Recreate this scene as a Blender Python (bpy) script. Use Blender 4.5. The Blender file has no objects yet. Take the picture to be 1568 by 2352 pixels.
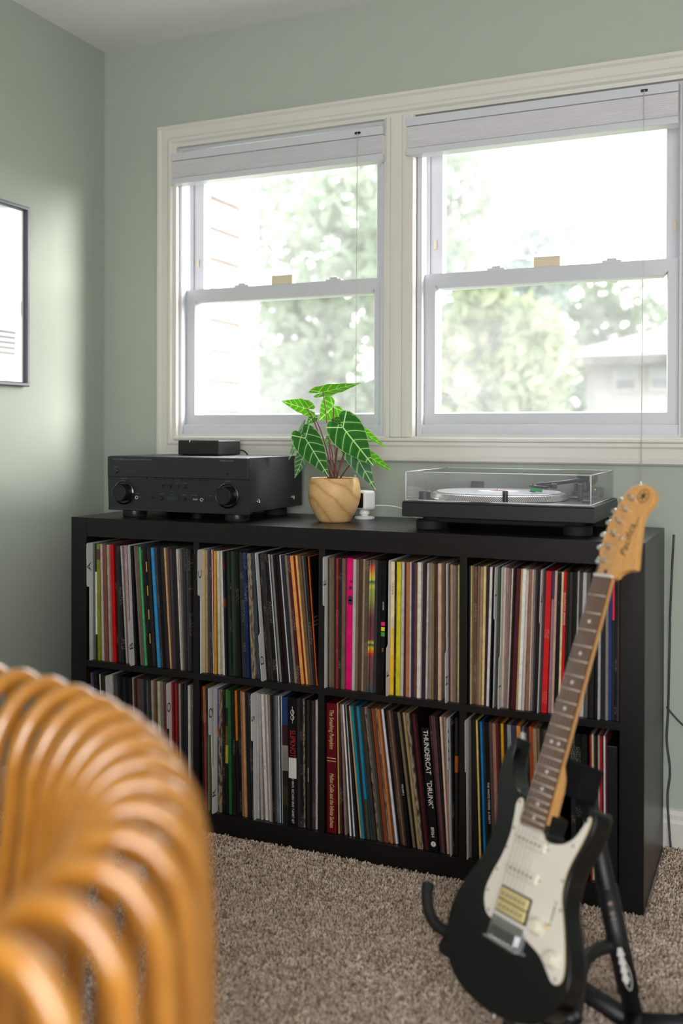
import bpy, bmesh, math, random
import numpy as np
from mathutils import Vector, Matrix
random.seed(7); rng = np.random.default_rng(7)
S = bpy.context.scene
C = S.collection

# ------------------------------------------------------------------ camera
CAM = Vector((1.74837, -2.25610, 1.01803))
RT = Vector((0.905577, 0.424166, 0.002585)).normalized()
FW = Vector((-0.424143, 0.905574, -0.006205)).normalized()
UP = RT.cross(FW).normalized(); RT = FW.cross(UP).normalized()
cd = bpy.data.cameras.new('camera'); cam = bpy.data.objects.new('camera', cd); C.objects.link(cam)
cam.matrix_world = Matrix(((RT.x, UP.x, -FW.x, CAM.x), (RT.y, UP.y, -FW.y, CAM.y), (RT.z, UP.z, -FW.z, CAM.z), (0, 0, 0, 1)))
cd.sensor_fit = 'HORIZONTAL'; cd.sensor_width = 36.0
cd.lens = 2350.417 * 36.0 / 1568.0
cd.shift_x = 91.555 / 1568.0; cd.shift_y = -166.748 / 1568.0
cd.clip_start = 0.02; cd.clip_end = 200
cd.dof.use_dof = True; cd.dof.focus_distance = 2.62; cd.dof.aperture_fstop = 2.9
S.camera = cam

# ------------------------------------------------------------------ light: an even, bright overcast sky
W = bpy.data.worlds.new('overcast_sky'); S.world = W; W.use_nodes = True
bg = W.node_tree.nodes['Background']
bg.inputs[0].default_value = (0.97, 0.985, 1.0, 1); bg.inputs[1].default_value = 1.0
sl = bpy.data.lights.new('hazy_sun', 'SUN'); sl.energy = 1.15; sl.angle = math.radians(32); sl.color = (1., .97, .93)
so = bpy.data.objects.new('hazy_sun', sl); C.objects.link(so); so.location = (6, 4, 4)
so.rotation_euler = Vector((1.37, .57, .40)).to_track_quat('Z', 'Y').to_euler()
def portal(name, loc, rot, sx, sy):
    l = bpy.data.lights.new(name, 'AREA'); l.shape = 'RECTANGLE'; l.size = sx; l.size_y = sy
    l.cycles.is_portal = True
    o = bpy.data.objects.new(name, l); C.objects.link(o); o.location = loc; o.rotation_euler = rot
    return o
portal('window_portal', (0.41, 0.62, 1.45), (-math.pi/2, 0, 0), 0.70, 0.95)
portal('window_portal', (1.18, 0.62, 1.45), (-math.pi/2, 0, 0), 0.75, 0.95)
portal('window_portal', (2.35, -3.75, 1.3), (math.pi/2, 0, 0), 1.8, 1.6)  # portal at the added fill-light opening behind the camera
vs = S.view_settings
vs.view_transform = 'Standard'; vs.look = 'None'; vs.gamma = 1.0; vs.use_curve_mapping = False
vs.exposure = 3.35

# ------------------------------------------------------------------ helpers
def lin(h):
    if isinstance(h, str):
        h = [int(h[i:i+2], 16)/255 for i in (0, 2, 4)]
    return tuple(c/12.92 if c <= .04045 else ((c+.055)/1.055)**2.4 for c in h)

MATS = {}
class NT:
    """small wrapper for building node materials"""
    def __init__(s, name):
        s.m = bpy.data.materials.new(name); s.m.use_nodes = True
        s.t = s.m.node_tree; s.b = s.t.nodes['Principled BSDF']; s.out = s.t.nodes['Material Output']
    def n(s, typ, **kw):
        nd = s.t.nodes.new(typ)
        for k, v in kw.items():
            if k.startswith('i_'):
                key = k[2:]; key = int(key) if key.isdigit() else key.replace('_', ' ')
                nd.inputs[key].default_value = v
            else: setattr(nd, k, v)
        return nd
    def l(s, a, b): s.t.links.new(a, b)
    def coord(s, out='Object', scale=(1, 1, 1), rot=(0, 0, 0), loc=(0, 0, 0)):
        tc = s.n('ShaderNodeTexCoord'); mp = s.n('ShaderNodeMapping')
        mp.inputs['Scale'].default_value = scale; mp.inputs['Rotation'].default_value = rot; mp.inputs['Location'].default_value = loc
        s.l(tc.outputs[out], mp.inputs[0]); return mp.outputs[0]
    def noise(s, vec, scale, detail=3, rough=.6):
        nd = s.n('ShaderNodeTexNoise'); nd.inputs['Scale'].default_value = scale
        nd.inputs['Detail'].default_value = detail; nd.inputs['Roughness'].default_value = rough
        if vec is not None: s.l(vec, nd.inputs['Vector'])
        return nd.outputs['Fac']
    def ramp(s, fac, stops, interp='LINEAR'):
        r = s.n('ShaderNodeValToRGB'); cr = r.color_ramp; cr.interpolation = interp
        while len(cr.elements) < len(stops): cr.elements.new(.5)
        for e, (p, c) in zip(cr.elements, stops): e.position = p; e.color = (*c, 1) if len(c) == 3 else c
        s.l(fac, r.inputs[0]); return r.outputs[0]
    def mix(s, fac, a, b, mode='MIX'):
        x = s.n('ShaderNodeMix', data_type='RGBA', blend_type=mode)
        for inp, v in ((x.inputs[0], fac), (x.inputs[6], a), (x.inputs[7], b)):
            if hasattr(v, 'is_linked') or hasattr(v, 'links'): s.l(v, inp)
            elif isinstance(v, (int, float)): inp.default_value = v
            else: inp.default_value = (*v, 1) if len(v) == 3 else v
        return x.outputs[2]
    def bump(s, h, strength=.3, dist=.01):
        b = s.n('ShaderNodeBump'); b.inputs['Strength'].default_value = strength; b.inputs['Distance'].default_value = dist
        s.l(h, b.inputs['Height']); s.l(b.outputs[0], s.b.inputs['Normal'])
    def set(s, **kw):
        for k, v in kw.items():
            i = s.b.inputs[k.replace('_', ' ')]
            i.default_value = (*v, 1) if isinstance(v, tuple) and len(v) == 3 else v
        return s
def mat(name, col, rough=.5, metal=0., spec=.5, var=0., vscale=8., bump=0., bscale=200., coat=0., stretch=(1, 1, 1), aniso=None):
    if name in MATS: return MATS[name]
    s = NT(name); c = lin(col); s.set(Base_Color=c, Roughness=rough, Metallic=metal, Specular_IOR_Level=spec, Coat_Weight=coat)
    s.b.inputs['Coat Roughness'].default_value = .08
    v = s.coord(scale=stretch)
    # every surface gets a little procedural variation
    va = var if var else .06
    f = s.noise(v, vscale, 4)
    s.l(s.mix(f, tuple(x*(1-va) for x in c), tuple(min(1, x*(1+va)) for x in c)), s.b.inputs['Base Color'])
    if bump: s.bump(s.noise(v, bscale, 2), bump, .002)
    MATS[name] = s.m; return s.m

def link(o, parent=None):
    C.objects.link(o)
    if parent is not None: o.parent = parent
    return o
def tag(o, label=None, cat=None, group=None, kind=None):
    for k, v in (('label', label), ('category', cat), ('group', group), ('kind', kind)):
        if v: o[k] = v
    return o
def empty(name, loc=(0, 0, 0), rot=(0, 0, 0)):
    o = bpy.data.objects.new(name, None); o.location = loc; o.rotation_euler = rot; o.empty_display_size = .05
    return link(o)
def thing(name, label, cat, loc=(0, 0, 0), rot=(0, 0, 0), group=None):
    return tag(empty(name, loc, rot), label, cat, group)
def mesh(name, v, f, m=None, parent=None, smooth=False):
    me = bpy.data.meshes.new(name); me.from_pydata([tuple(x) for x in v], [], [tuple(x) for x in f]); me.update()
    if m: me.materials.append(m)
    if smooth:
        for p in me.polygons: p.use_smooth = True
    return link(bpy.data.objects.new(name, me), parent)
def bm_obj(name, bm, m=None, parent=None, smooth=False, angle=None):
    me = bpy.data.meshes.new(name); bmesh.ops.recalc_face_normals(bm, faces=bm.faces[:]); bm.to_mesh(me); bm.free()
    if m: me.materials.append(m)
    if smooth or angle:
        for p in me.polygons: p.use_smooth = True
        if angle: me.set_sharp_from_angle(angle=math.radians(angle))
    o = link(bpy.data.objects.new(name, me), parent)
    if angle:
        wn = o.modifiers.new('face_weighted_normals', 'WEIGHTED_NORMAL'); wn.keep_sharp = True; wn.weight = 100
    return o
def add_box(bm, x0, x1, y0, y1, z0, z1, bev=0., seg=2, M=None):
    r = bmesh.ops.create_cube(bm, size=1.0); vs_ = r['verts']
    for v in vs_:
        v.co = Vector(((x0+x1)/2 + v.co.x*(x1-x0), (y0+y1)/2 + v.co.y*(y1-y0), (z0+z1)/2 + v.co.z*(z1-z0)))
    if bev:
        ed = set(e for v in vs_ for e in v.link_edges)
        rb = bmesh.ops.bevel(bm, geom=list(ed), offset=bev, segments=seg, profile=.5, affect='EDGES')
        vs_ = list({v for f in rb['faces'] for v in f.verts} | {v for v in vs_ if v.is_valid})
    if M is not None:
        for v in vs_: v.co = M @ v.co
    return vs_
def box(name, x0, x1, y0, y1, z0, z1, m, parent=None, bev=0., seg=2, M=None):
    bm = bmesh.new(); add_box(bm, x0, x1, y0, y1, z0, z1, bev, seg, M)
    return bm_obj(name, bm, m, parent, angle=40 if bev else None)
def tube_geo(pts, rad, n=8, closed=False, caps=True):
    pts = [Vector(p) for p in pts]; N = len(pts)
    rads = rad if isinstance(rad, (list, tuple)) else [rad]*N
    V = []; F = []; prev = None
    for i, p in enumerate(pts):
        if closed: t = pts[(i+1) % N] - pts[i-1]
        else: t = pts[min(i+1, N-1)] - pts[max(i-1, 0)]
        t.normalize()
        if prev is None:
            a = Vector((0, 0, 1)) if abs(t.z) < .9 else Vector((1, 0, 0)); u = t.cross(a).normalized()
        else: u = (prev - t*prev.dot(t)).normalized()
        w = t.cross(u); prev = u
        for k in range(n):
            an = 2*math.pi*k/n; V.append(p + (u*math.cos(an) + w*math.sin(an))*rads[i])
    M_ = N if closed else N-1
    for i in range(M_):
        a = i*n; b = ((i+1) % N)*n
        for k in range(n): F.append((a+k, a+(k+1) % n, b+(k+1) % n, b+k))
    if caps and not closed:
        F.append(tuple(range(n))[::-1]); F.append(tuple((N-1)*n+k for k in range(n)))
    return V, F
def tube(name, pts, rad, m, parent=None, n=8, closed=False):
    V, F = tube_geo(pts, rad, n, closed); return mesh(name, V, F, m, parent, True)
def spline(pts, per=6, closed=False):
    P = [Vector(p) for p in pts]; N = len(P); out = []
    rngi = range(N) if closed else range(N-1)
    for i in rngi:
        if closed: a, b, c, d = P[i-1], P[i], P[(i+1) % N], P[(i+2) % N]
        else: a, b, c, d = P[max(i-1, 0)], P[i], P[i+1], P[min(i+2, N-1)]
        for k in range(per):
            t = k/per
            out.append(.5*((2*b) + (c-a)*t + (2*a-5*b+4*c-d)*t*t + (3*b-a-3*c+d)*t**3))
    if not closed: out.append(P[-1])
    return out
def lathe_geo(prof, n=32, center=(0, 0, 0)):
    V = []; F = []; cx, cy, cz = center
    for r, z in prof:
        for k in range(n):
            a = 2*math.pi*k/n; V.append((cx + r*math.cos(a), cy + r*math.sin(a), cz + z))
    for i in range(len(prof)-1):
        for k in range(n): F.append((i*n+k, i*n+(k+1) % n, (i+1)*n+(k+1) % n, (i+1)*n+k))
    if prof[0][0] > 1e-6: F.append(tuple(range(n))[::-1])
    if prof[-1][0] > 1e-6: F.append(tuple((len(prof)-1)*n+k for k in range(n)))
    return V, F
def lathe(name, prof, m, parent=None, n=32, center=(0, 0, 0), M=None, angle=35):
    V, F = lathe_geo(prof, n, center)
    if M is not None: V = [M @ Vector(v) for v in V]
    bm = bmesh.new(); vv = [bm.verts.new(v) for v in V]
    for f in F:
        try: bm.faces.new([vv[i] for i in f])
        except ValueError: pass
    bmesh.ops.remove_doubles(bm, verts=bm.verts[:], dist=1e-6)
    return bm_obj(name, bm, m, parent, angle=angle)
def cyl(name, a, b, r, m, parent=None, n=20, r2=None):
    """plain solid of revolution between two points (with a tiny edge chamfer)"""
    a = Vector(a); b = Vector(b); L = (b-a).length; r2 = r if r2 is None else r2
    q = Vector((0, 0, 1)).rotation_difference((b-a).normalized()).to_matrix().to_4x4(); q.translation = a
    c = min(.12*r, .12*L)
    return lathe(name, [(r-c, 0), (r, c), (r2, L-c), (r2-c, L)], m, parent, n, M=q)
def prism_bm(outline, y0, y1):
    bm = bmesh.new(); a = [bm.verts.new((x, y0, z)) for x, z in outline]; b = [bm.verts.new((x, y1, z)) for x, z in outline]
    n = len(outline); bm.faces.new(a); bm.faces.new(b[::-1])
    for i in range(n): bm.faces.new((a[i], a[(i+1) % n], b[(i+1) % n], b[i]))
    return bm
def mould(name, x0, x1, z0, z1, prof, m, parent, plane='y', pos=0., sides='LTRB'):
    """four mitred moulding pieces round a rectangle; prof = [(inset, offset-from-plane)]; offsets run towards the room"""
    segs = {'L': ((x0, z0), (x0, z1), (1, 0), (0, 1), (0, -1)), 'R': ((x1, z0), (x1, z1), (-1, 0), (0, 1), (0, -1)),
            'T': ((x0, z1), (x1, z1), (0, -1), (1, 0), (-1, 0)), 'B': ((x0, z0), (x1, z0), (0, 1), (1, 0), (-1, 0))}
    out = []
    for s in sides:
        (ax, az), (bx, bz), ind, ea, eb = segs[s]
        V = []; n = len(prof)
        for (px, pz), e in (((ax, az), ea), ((bx, bz), eb)):
            for d, h in prof:
                X = px + ind[0]*d + e[0]*d; Z = pz + ind[1]*d + e[1]*d
                V.append((X, pos - h, Z) if plane == 'y' else (pos + h, X, Z))
        bm = bmesh.new(); vv = [bm.verts.new(v) for v in V]
        for i in range(n): bm.faces.new((vv[i], vv[(i+1) % n], vv[n+(i+1) % n], vv[n+i]))
        bm.faces.new(vv[:n][::-1]); bm.faces.new(vv[n:])
        out.append(bm_obj(name, bm, m, parent))
    return out
TXT = {}
def text_mesh(body, size=1., shear=0., ext=0., align='CENTER', space=1.):
    k = (body, size, shear, ext, align, space)
    if k in TXT: return TXT[k]
    cu = bpy.data.curves.new('lettering', 'FONT'); cu.body = body; cu.size = size; cu.shear = shear; cu.extrude = ext
    cu.align_x = align; cu.align_y = 'CENTER'; cu.resolution_u = 3; cu.space_character = space
    ob = bpy.data.objects.new('lettering_source', cu); C.objects.link(ob)
    bpy.context.view_layer.update()
    me = bpy.data.meshes.new_from_object(ob.evaluated_get(bpy.context.evaluated_depsgraph_get()))
    bpy.data.objects.remove(ob); bpy.data.curves.remove(cu)
    TXT[k] = me; return me
def text(body, size, M, m, parent, shear=0., ext=.0001, align='CENTER', sx=1., name='lettering', space=1.):
    me = text_mesh(body, size, shear, ext, align, space).copy(); me.materials.clear(); me.materials.append(m)
    me.transform(M @ Matrix.Diagonal((sx, 1, 1, 1)))
    o = bpy.data.objects.new(name, me); return link(o, parent)
def basis(ox, ax, ay):
    """matrix taking text x to ax, text y to ay, origin ox"""
    ax = Vector(ax).normalized(); ay = Vector(ay).normalized(); az = ax.cross(ay)
    return Matrix(((ax.x, ay.x, az.x, ox[0]), (ax.y, ay.y, az.y, ox[1]), (ax.z, ay.z, az.z, ox[2]), (0, 0, 0, 1)))

# ------------------------------------------------------------------ shared materials
def paint(name, col, spec=.3, b=.12):
    s = NT(name); c = lin(col); v = s.coord()
    s.l(s.mix(s.noise(v, 2.5, 3), tuple(x*.97 for x in c), tuple(x*1.03 for x in c)), s.b.inputs['Base Color'])
    s.set(Roughness=.62, Specular_IOR_Level=spec); s.bump(s.noise(v, 260, 3), b, .002); MATS[name] = s.m; return s.m
M_WALL = paint('sage_wall_paint', 'a9b0a4')
M_CEIL = paint('white_ceiling_paint', 'f0eeee', .1, .08)
M_TRIM = mat('cream_trim_paint', 'd4d0c8', .4, var=.03, vscale=5, bump=.05, bscale=60)
M_VINYL = mat('white_window_vinyl', 'c8c9ce', .35, var=.02)
M_LATCH = mat('cream_plastic', 'd9cbb0', .45)
M_BLACKWOOD = None
def wood_black():
    s = NT('black_brown_veneer'); v = s.coord(scale=(2, 2, 60), rot=(0, 0, 0))
    f = s.noise(s.coord(scale=(3, 40, 40)), 6, 4)
    s.l(s.mix(f, lin('0b0a0b'), lin('151314')), s.b.inputs['Base Color'])
    s.set(Roughness=.34, Specular_IOR_Level=.4); s.bump(f, .05, .001); return s.m
M_BLACKWOOD = wood_black()
M_BLK = mat('black_plastic', '141416', .42, var=.1)
M_BLKGLOSS = mat('black_gloss', '0b0b0c', .12, var=.1, coat=.4)
M_RUB = mat('black_rubber', '0e0e0f', .75, var=.15)
M_FOAM = mat('black_foam', '121315', .95, spec=.15, var=.2, vscale=300, bump=.4, bscale=900)
M_CHROME = mat('chrome', 'd8d8da', .18, 1.)
M_STEEL = mat('brushed_steel', '9a9a9c', .35, 1.)
M_WHITE = mat('white_plastic', 'ececea', .35, var=.02)
M_INK = mat('black_ink', '0d0d0d', .6)
M_WINK = mat('white_ink', 'd8d6d0', .6)
M_REDINK = mat('red_ink', 'b01520', .6)
M_GREYINK = mat('dim_grey_ink', '6f7278', .6)
def glass(name, dust, tint=(1, 1, 1), rough=.0, speck=False):
    s = NT(name); t = s.t
    tr = s.n('ShaderNodeBsdfTransparent'); tr.inputs[0].default_value = (*tint, 1)
    gl = s.n('ShaderNodeBsdfGlossy'); gl.inputs['Roughness'].default_value = rough
    fr = s.n('ShaderNodeFresnel'); fr.inputs[0].default_value = 1.45
    ge = s.n('ShaderNodeNewGeometry'); nb = s.n('ShaderNodeMath', operation='SUBTRACT'); nb.inputs[0].default_value = 1.; s.l(ge.outputs['Backfacing'], nb.inputs[1])
    ff = s.n('ShaderNodeMath', operation='MULTIPLY'); s.l(fr.outputs[0], ff.inputs[0]); s.l(nb.outputs[0], ff.inputs[1])
    m1 = s.n('ShaderNodeMixShader'); s.l(ff.outputs[0], m1.inputs[0]); s.l(tr.outputs[0], m1.inputs[1]); s.l(gl.outputs[0], m1.inputs[2])
    last = m1.outputs[0]
    if dust:
        tl = s.n('ShaderNodeBsdfTranslucent'); tl.inputs[0].default_value = (.95, .95, .95, 1)
        v = s.coord(); a = s.noise(v, 9, 4); b = s.noise(v, 420, 2)
        k = s.n('ShaderNodeMath', operation='MULTIPLY'); s.l(s.ramp(a, [(.25, (.55,)*3), (.75, (1.25,)*3)]), k.inputs[0])
        s.l(s.ramp(b, [(.3, (dust*.6,)*3), (.72, (dust*1.5,)*3)]), k.inputs[1])
        m2 = s.n('ShaderNodeMixShader'); s.l(k.outputs[0], m2.inputs[0]); s.l(last, m2.inputs[1]); s.l(tl.outputs[0], m2.inputs[2]); last = m2.outputs[0]
    s.l(last, s.out.inputs[0]); s.t.nodes.remove(s.b); return s.m
M_PANE = glass('dusty_window_glass', .05)
M_PANE2 = glass('dustier_window_glass', .062)
M_CLEAR = glass('clear_acrylic', .035, (.97, .97, .98))
M_PICGLASS = glass('picture_glass', 0)
M_FILM = glass('plastic_film', .05, (.93, .93, .95), .08)

# ------------------------------------------------------------------ room shell
XL_, YB, ZC = -0.193, 0.415, 2.22
XR, YF = 3.3, -3.7
def struct(o): return tag(o, kind='structure')
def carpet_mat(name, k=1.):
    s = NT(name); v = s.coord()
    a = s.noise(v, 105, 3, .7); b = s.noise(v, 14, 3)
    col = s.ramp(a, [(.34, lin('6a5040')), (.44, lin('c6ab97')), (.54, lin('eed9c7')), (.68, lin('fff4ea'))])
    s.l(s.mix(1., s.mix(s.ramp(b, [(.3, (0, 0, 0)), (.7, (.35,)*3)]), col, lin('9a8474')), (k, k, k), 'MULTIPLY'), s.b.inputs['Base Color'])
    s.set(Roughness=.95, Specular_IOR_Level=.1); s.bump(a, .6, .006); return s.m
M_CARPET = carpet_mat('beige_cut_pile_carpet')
struct(box('floor', XL_-.1, XR+.1, YF-.1, YB+.1, -.06, 0, carpet_mat('shade_toned_carpet', .62)))  # flat base carpet, colour darkened to stand in for the pile's self-shading
bm = bmesh.new()
WX0, WX1, WZ0, WZ1 = .076, 1.536, 1.0, 1.892
add_box(bm, XL_-.12, WX0, YB, .56, -.06, ZC); add_box(bm, WX1, XR+.12, YB, .56, -.06, ZC)
add_box(bm, WX0, WX1, YB, .56, -.06, WZ0); add_box(bm, WX0, WX1, YB, .56, WZ1, ZC)
struct(bm_obj('wall_back', bm, M_WALL))
struct(box('wall_left', XL_-.12, XL_, YF-.1, YB, -.06, ZC, M_WALL))
bm = bmesh.new()   # wall behind the camera with an unseen opening added for fill light
add_box(bm, XL_, 1.45, YF-.12, YF, 0, ZC); add_box(bm, 3.25, XR, YF-.12, YF, 0, ZC); add_box(bm, 1.45, 3.25, YF-.12, YF, 2.1, ZC); add_box(bm, 1.45, 3.25, YF-.12, YF, 0, .5)
struct(bm_obj('wall_front', bm, M_WALL))
struct(box('wall_right', XR, XR+.12, YF, YB, 0, ZC, M_WALL))
struct(box('ceiling', XL_-.12, XR+.12, YF-.12, .56, ZC, ZC+.1, M_CEIL))
def baseboard(name, pts2, axis):
    # stepped profile swept along one wall
    prof = [(0, 0), (.016, 0), (.016, .062), (.012, .07), (.012, .082), (.007, .092), (.0, .095)]
    bm = bmesh.new(); (a, b) = pts2; A = []; B = []
    for d, z in prof:
        if axis == 'x': A.append(bm.verts.new((a, YB-d, z))); B.append(bm.verts.new((b, YB-d, z)))
        else: A.append(bm.verts.new((XL_+d, a, z))); B.append(bm.verts.new((XL_+d, b, z)))
    n = len(prof)
    for i in range(n): bm.faces.new((A[i], A[(i+1) % n], B[(i+1) % n], B[i]))
    bm.faces.new(A); bm.faces.new(B[::-1])
    return struct(bm_obj(name, bm, M_TRIM))
baseboard('baseboard_back', (XL_+.02, XR), 'x'); baseboard('baseboard_left', (YF, YB-.02), 'y')

# carpet pile where the camera sees the floor: tens of thousands of little yarn tufts
def pile():
    sp = .0054; xs = np.arange(-.17, 2.25, sp); ys = np.arange(-1.25, .40, sp)
    X, Y = np.meshgrid(xs, ys); X = X.ravel() + rng.uniform(-.5, .5, X.size)*sp; Y = Y.ravel() + rng.uniform(-.5, .5, Y.size)*sp
    keep = ~((X > -.01) & (X < 1.497) & (Y > -.006)); keep &= (Y < .395); keep &= (X + Y*-.3 < 2.4)
    X = X[keep]; Y = Y[keep]; n = X.size
    h = rng.uniform(.004, .010, n); a = rng.uniform(0, 6.283, n); r = rng.uniform(.0020, .0033, n); tx = rng.normal(0, .003, n); ty = rng.normal(0, .003, n)
    V = np.empty((n, 7, 3)); F = []
    for k in range(3):
        an = a + k*2.0944
        V[:, k] = np.stack([X + r*np.cos(an), Y + r*np.sin(an), np.zeros(n)-.001], -1)
        V[:, 3+k] = np.stack([X + tx*.6 + .85*r*np.cos(an+.5), Y + ty*.6 + .85*r*np.sin(an+.5), h*.75], -1)
    V[:, 6] = np.stack([X+tx, Y+ty, h], -1)
    tri = np.array([[0, 1, 4], [0, 4, 3], [1, 2, 5], [1, 5, 4], [2, 0, 3], [2, 3, 5], [3, 4, 6], [4, 5, 6], [5, 3, 6]])
    T = (tri[None] + (np.arange(n)*7)[:, None, None]).reshape(-1)
    me = bpy.data.meshes.new('carpet_pile'); me.vertices.add(n*7); me.vertices.foreach_set('co', V.reshape(-1))
    nt = len(T)//3; me.loops.add(nt*3); me.loops.foreach_set('vertex_index', T)
    me.polygons.add(nt); me.polygons.foreach_set('loop_start', np.arange(nt)*3); me.polygons.foreach_set('loop_total', np.full(nt, 3))
    me.update(calc_edges=True); me.validate(); me.materials.append(M_CARPET)
    o = link(bpy.data.objects.new('carpet_pile', me)); tag(o, 'short beige and brown flecked carpet pile on the floor', 'carpet', kind='stuff')
pile()

# ------------------------------------------------------------------ window: casing, two double-hung units
casing = struct(empty('trim_1', (0, 0, 0)))
P_CAS = [(0, 0), (0, .014), (.004, .02), (.012, .021), (.018, .016), (.040, .018), (.046, .022), (.054, .022), (.060, .016), (.070, .014), (.070, -.03), (.058, -.03), (.058, 0)]
mould('casing_board', .012, 1.600, .940, 1.955, P_CAS, M_TRIM, casing, pos=YB)
mprof = [(.752, .0), (.752, .012), (.762, .018), (.772, .018), (.776, .022), (.790, .022), (.794, .019), (.806, .019), (.810, .022), (.824, .022), (.828, .018), (.838, .018), (.842, .012), (.842, 0), (.836, -.10), (.758, -.10)]
bm = bmesh.new(); A = [bm.verts.new((x, YB-h, 1.008)) for x, h in mprof]; B = [bm.verts.new((x, YB-h, 1.887)) for x, h in mprof]
n = len(mprof)
for i in range(n): bm.faces.new((A[i], A[(i+1) % n], B[(i+1) % n], B[i]))
bm.faces.new(A); bm.faces.new(B[::-1]); bm_obj('mullion_post', bm, M_TRIM, casing)
box('apron_ledge', .078, 1.534, .388, .43, .996, 1.006, M_TRIM, casing, .003)

def window(k, x0, x1):
    w = struct(empty('window_%d' % k, ((x0+x1)/2, .47, 1.0)))
    def P(o): o.parent = w; o.matrix_parent_inverse = Matrix.Translation((-(x0+x1)/2, -.47, -1.0)); return o
    # vinyl jamb frame, sash tracks included
    for o in mould('frame_rail', x0, x1, 1.003, 1.889, [(0, 0), (.013, 0), (.013, -.03), (.009, -.034), (.009, -.060), (.016, -.062), (.016, -.068), (.009, -.07), (.009, -.10), (.02, -.105), (.02, -.16), (0, -.16)], M_VINYL, None, pos=.418): P(o)
    P(box('sill', x0+.005, x1-.005, .43, .565, 1.006, 1.0425, M_VINYL, None, .003))
    sx0, sx1 = x0+.012, x1-.012
    lo = P(empty('lower_sash')); up = P(empty('upper_sash'))
    pr = [(0, 0), (.030, 0), (.032, -.004), (.034, -.012), (.034, -.030), (0, -.030)]
    mould('sash_rail', sx0, sx1, 1.042, 1.456, pr, M_VINYL, lo, pos=.447, sides='LRB')
    mould('sash_rail', sx0, sx1, 1.042, 1.456, [(0, 0), (.040, 0), (.042, -.004), (.044, -.03), (0, -.03)], M_VINYL, lo, pos=.447, sides='T')
    box('pane', sx0+.030, sx1-.030, .463, .466, 1.070, 1.418, M_PANE2, lo)
    pu = [(0, 0), (.034, 0), (.037, -.006), (.037, -.026), (0, -.026)]
    mould('sash_rail', sx0+.004, sx1-.004, 1.425, 1.882, pu, M_VINYL, up, pos=.487)
    box('pane', sx0+.036, sx1-.036, .499, .502, 1.458, 1.848, M_PANE, up)
    for o_, xa, za, zb_, ya in ((lo, sx0-.003, 1.044, 1.452, .449), (lo, sx1+.0005, 1.044, 1.452, .449), (up, sx0+.0005, 1.46, 1.88, .4885), (up, sx1-.003, 1.46, 1.88, .4885)):
        box('weather_strip', xa, xa+.0025, ya, ya+.006, za, zb_, M_RUB, o_)
    # centre lock block, two low tilt latches, small night latches on the upper stiles
    cx = (sx0+sx1)/2
    P(box('sash_lock', cx-.034, cx+.036, .450, .474, 1.456, 1.484, M_LATCH, None, .003))
    for dx in (-.135, .165):
        l = P(box('tilt_latch', cx+dx-.024, cx+dx+.024, .452, .472, 1.456, 1.463, M_VINYL, None, .002))
        l2 = box('latch_slide', cx+dx-.012, cx+dx+.012, .454, .468, 1.462, 1.468, M_VINYL, l, .0015)
    for xx in (sx0+.018, sx1-.018):
        P(box('night_latch', xx-.004, xx+.004, .482, .489, 1.53, 1.556, M_LATCH, None, .0015))
    return w
window(1, .078, .750); window(2, .844, 1.533)

def blind(x0, x1, z0, z1, cordx, label):
    b = thing('cellular_blind', label, 'blind', ((x0+x1)/2, .40, z0), group='window blinds'); IT = Matrix.Translation((-(x0+x1)/2, -.40, -z0))
    M_FAB = MATS.get('blind_fabric')
    if not M_FAB:
        s = NT('blind_fabric'); v = s.coord(scale=(3, 1, 220)); f = s.noise(v, 3, 3)
        s.l(s.mix(f, lin('d9d7d9'), lin('f5f4f4')), s.b.inputs['Base Color']); s.set(Roughness=.85, Specular_IOR_Level=.15); MATS['blind_fabric'] = M_FAB = s.m
    def P(o): o.parent = b; o.matrix_parent_inverse = IT; return o
    P(box('headrail', x0, x1, .380, .425, z1-.024, z1, M_VINYL, None, .003))
    # bunched cells: a stack of little horizontal pleats
    n = 13; zt = z1-.024; zb = z0+.018; V = []; F = []; pr = []
    for i in range(n):
        za = zt - (zt-zb)*i/n; zc = zt - (zt-zb)*(i+1)/n
        pr += [(.387, za), (.3815, (za+zc)/2)]
    pr += [(.387, zb), (.420, zb), (.420, zt)]
    bm = bmesh.new(); A = [bm.verts.new((x0+.002, y, z)) for y, z in pr]; B = [bm.verts.new((x1-.002, y, z)) for y, z in pr]
    m = len(pr)
    for i in range(m): bm.faces.new((A[i], A[(i+1) % m], B[(i+1) % m], B[i]))
    bm.faces.new(A); bm.faces.new(B[::-1]); P(bm_obj('pleated_fabric', bm, M_FAB))
    P(box('bottom_rail', x0, x1, .379, .423, z0, z0+.018, M_VINYL, None, .003))
    P(box('cord_guide', cordx-.008, cordx+.008, .377, .381, z1-.016, z1-.010, M_BLK))
    c = P(tube('pull_cord', [(cordx, .3765, z1-.013), (cordx-.001, .3755, 1.4), (cordx-.003, .376, .90)], .0009, mat('cord_string', 'cfcac2', .8), None, 6))
    P(lathe('cord_tassel', [(.001, 0), (.004, .004), (.0045, .02), (.002, .03)], M_WHITE, None, 12, (cordx-.003, .376, .872)))
    return b
blind(.077, .757, 1.768, 1.862, .683, 'white raised cellular blind above the window behind the potted plant')
blind(.823, 1.520, 1.772, 1.874, 1.440, 'white raised cellular blind above the window behind the turntable')

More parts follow.
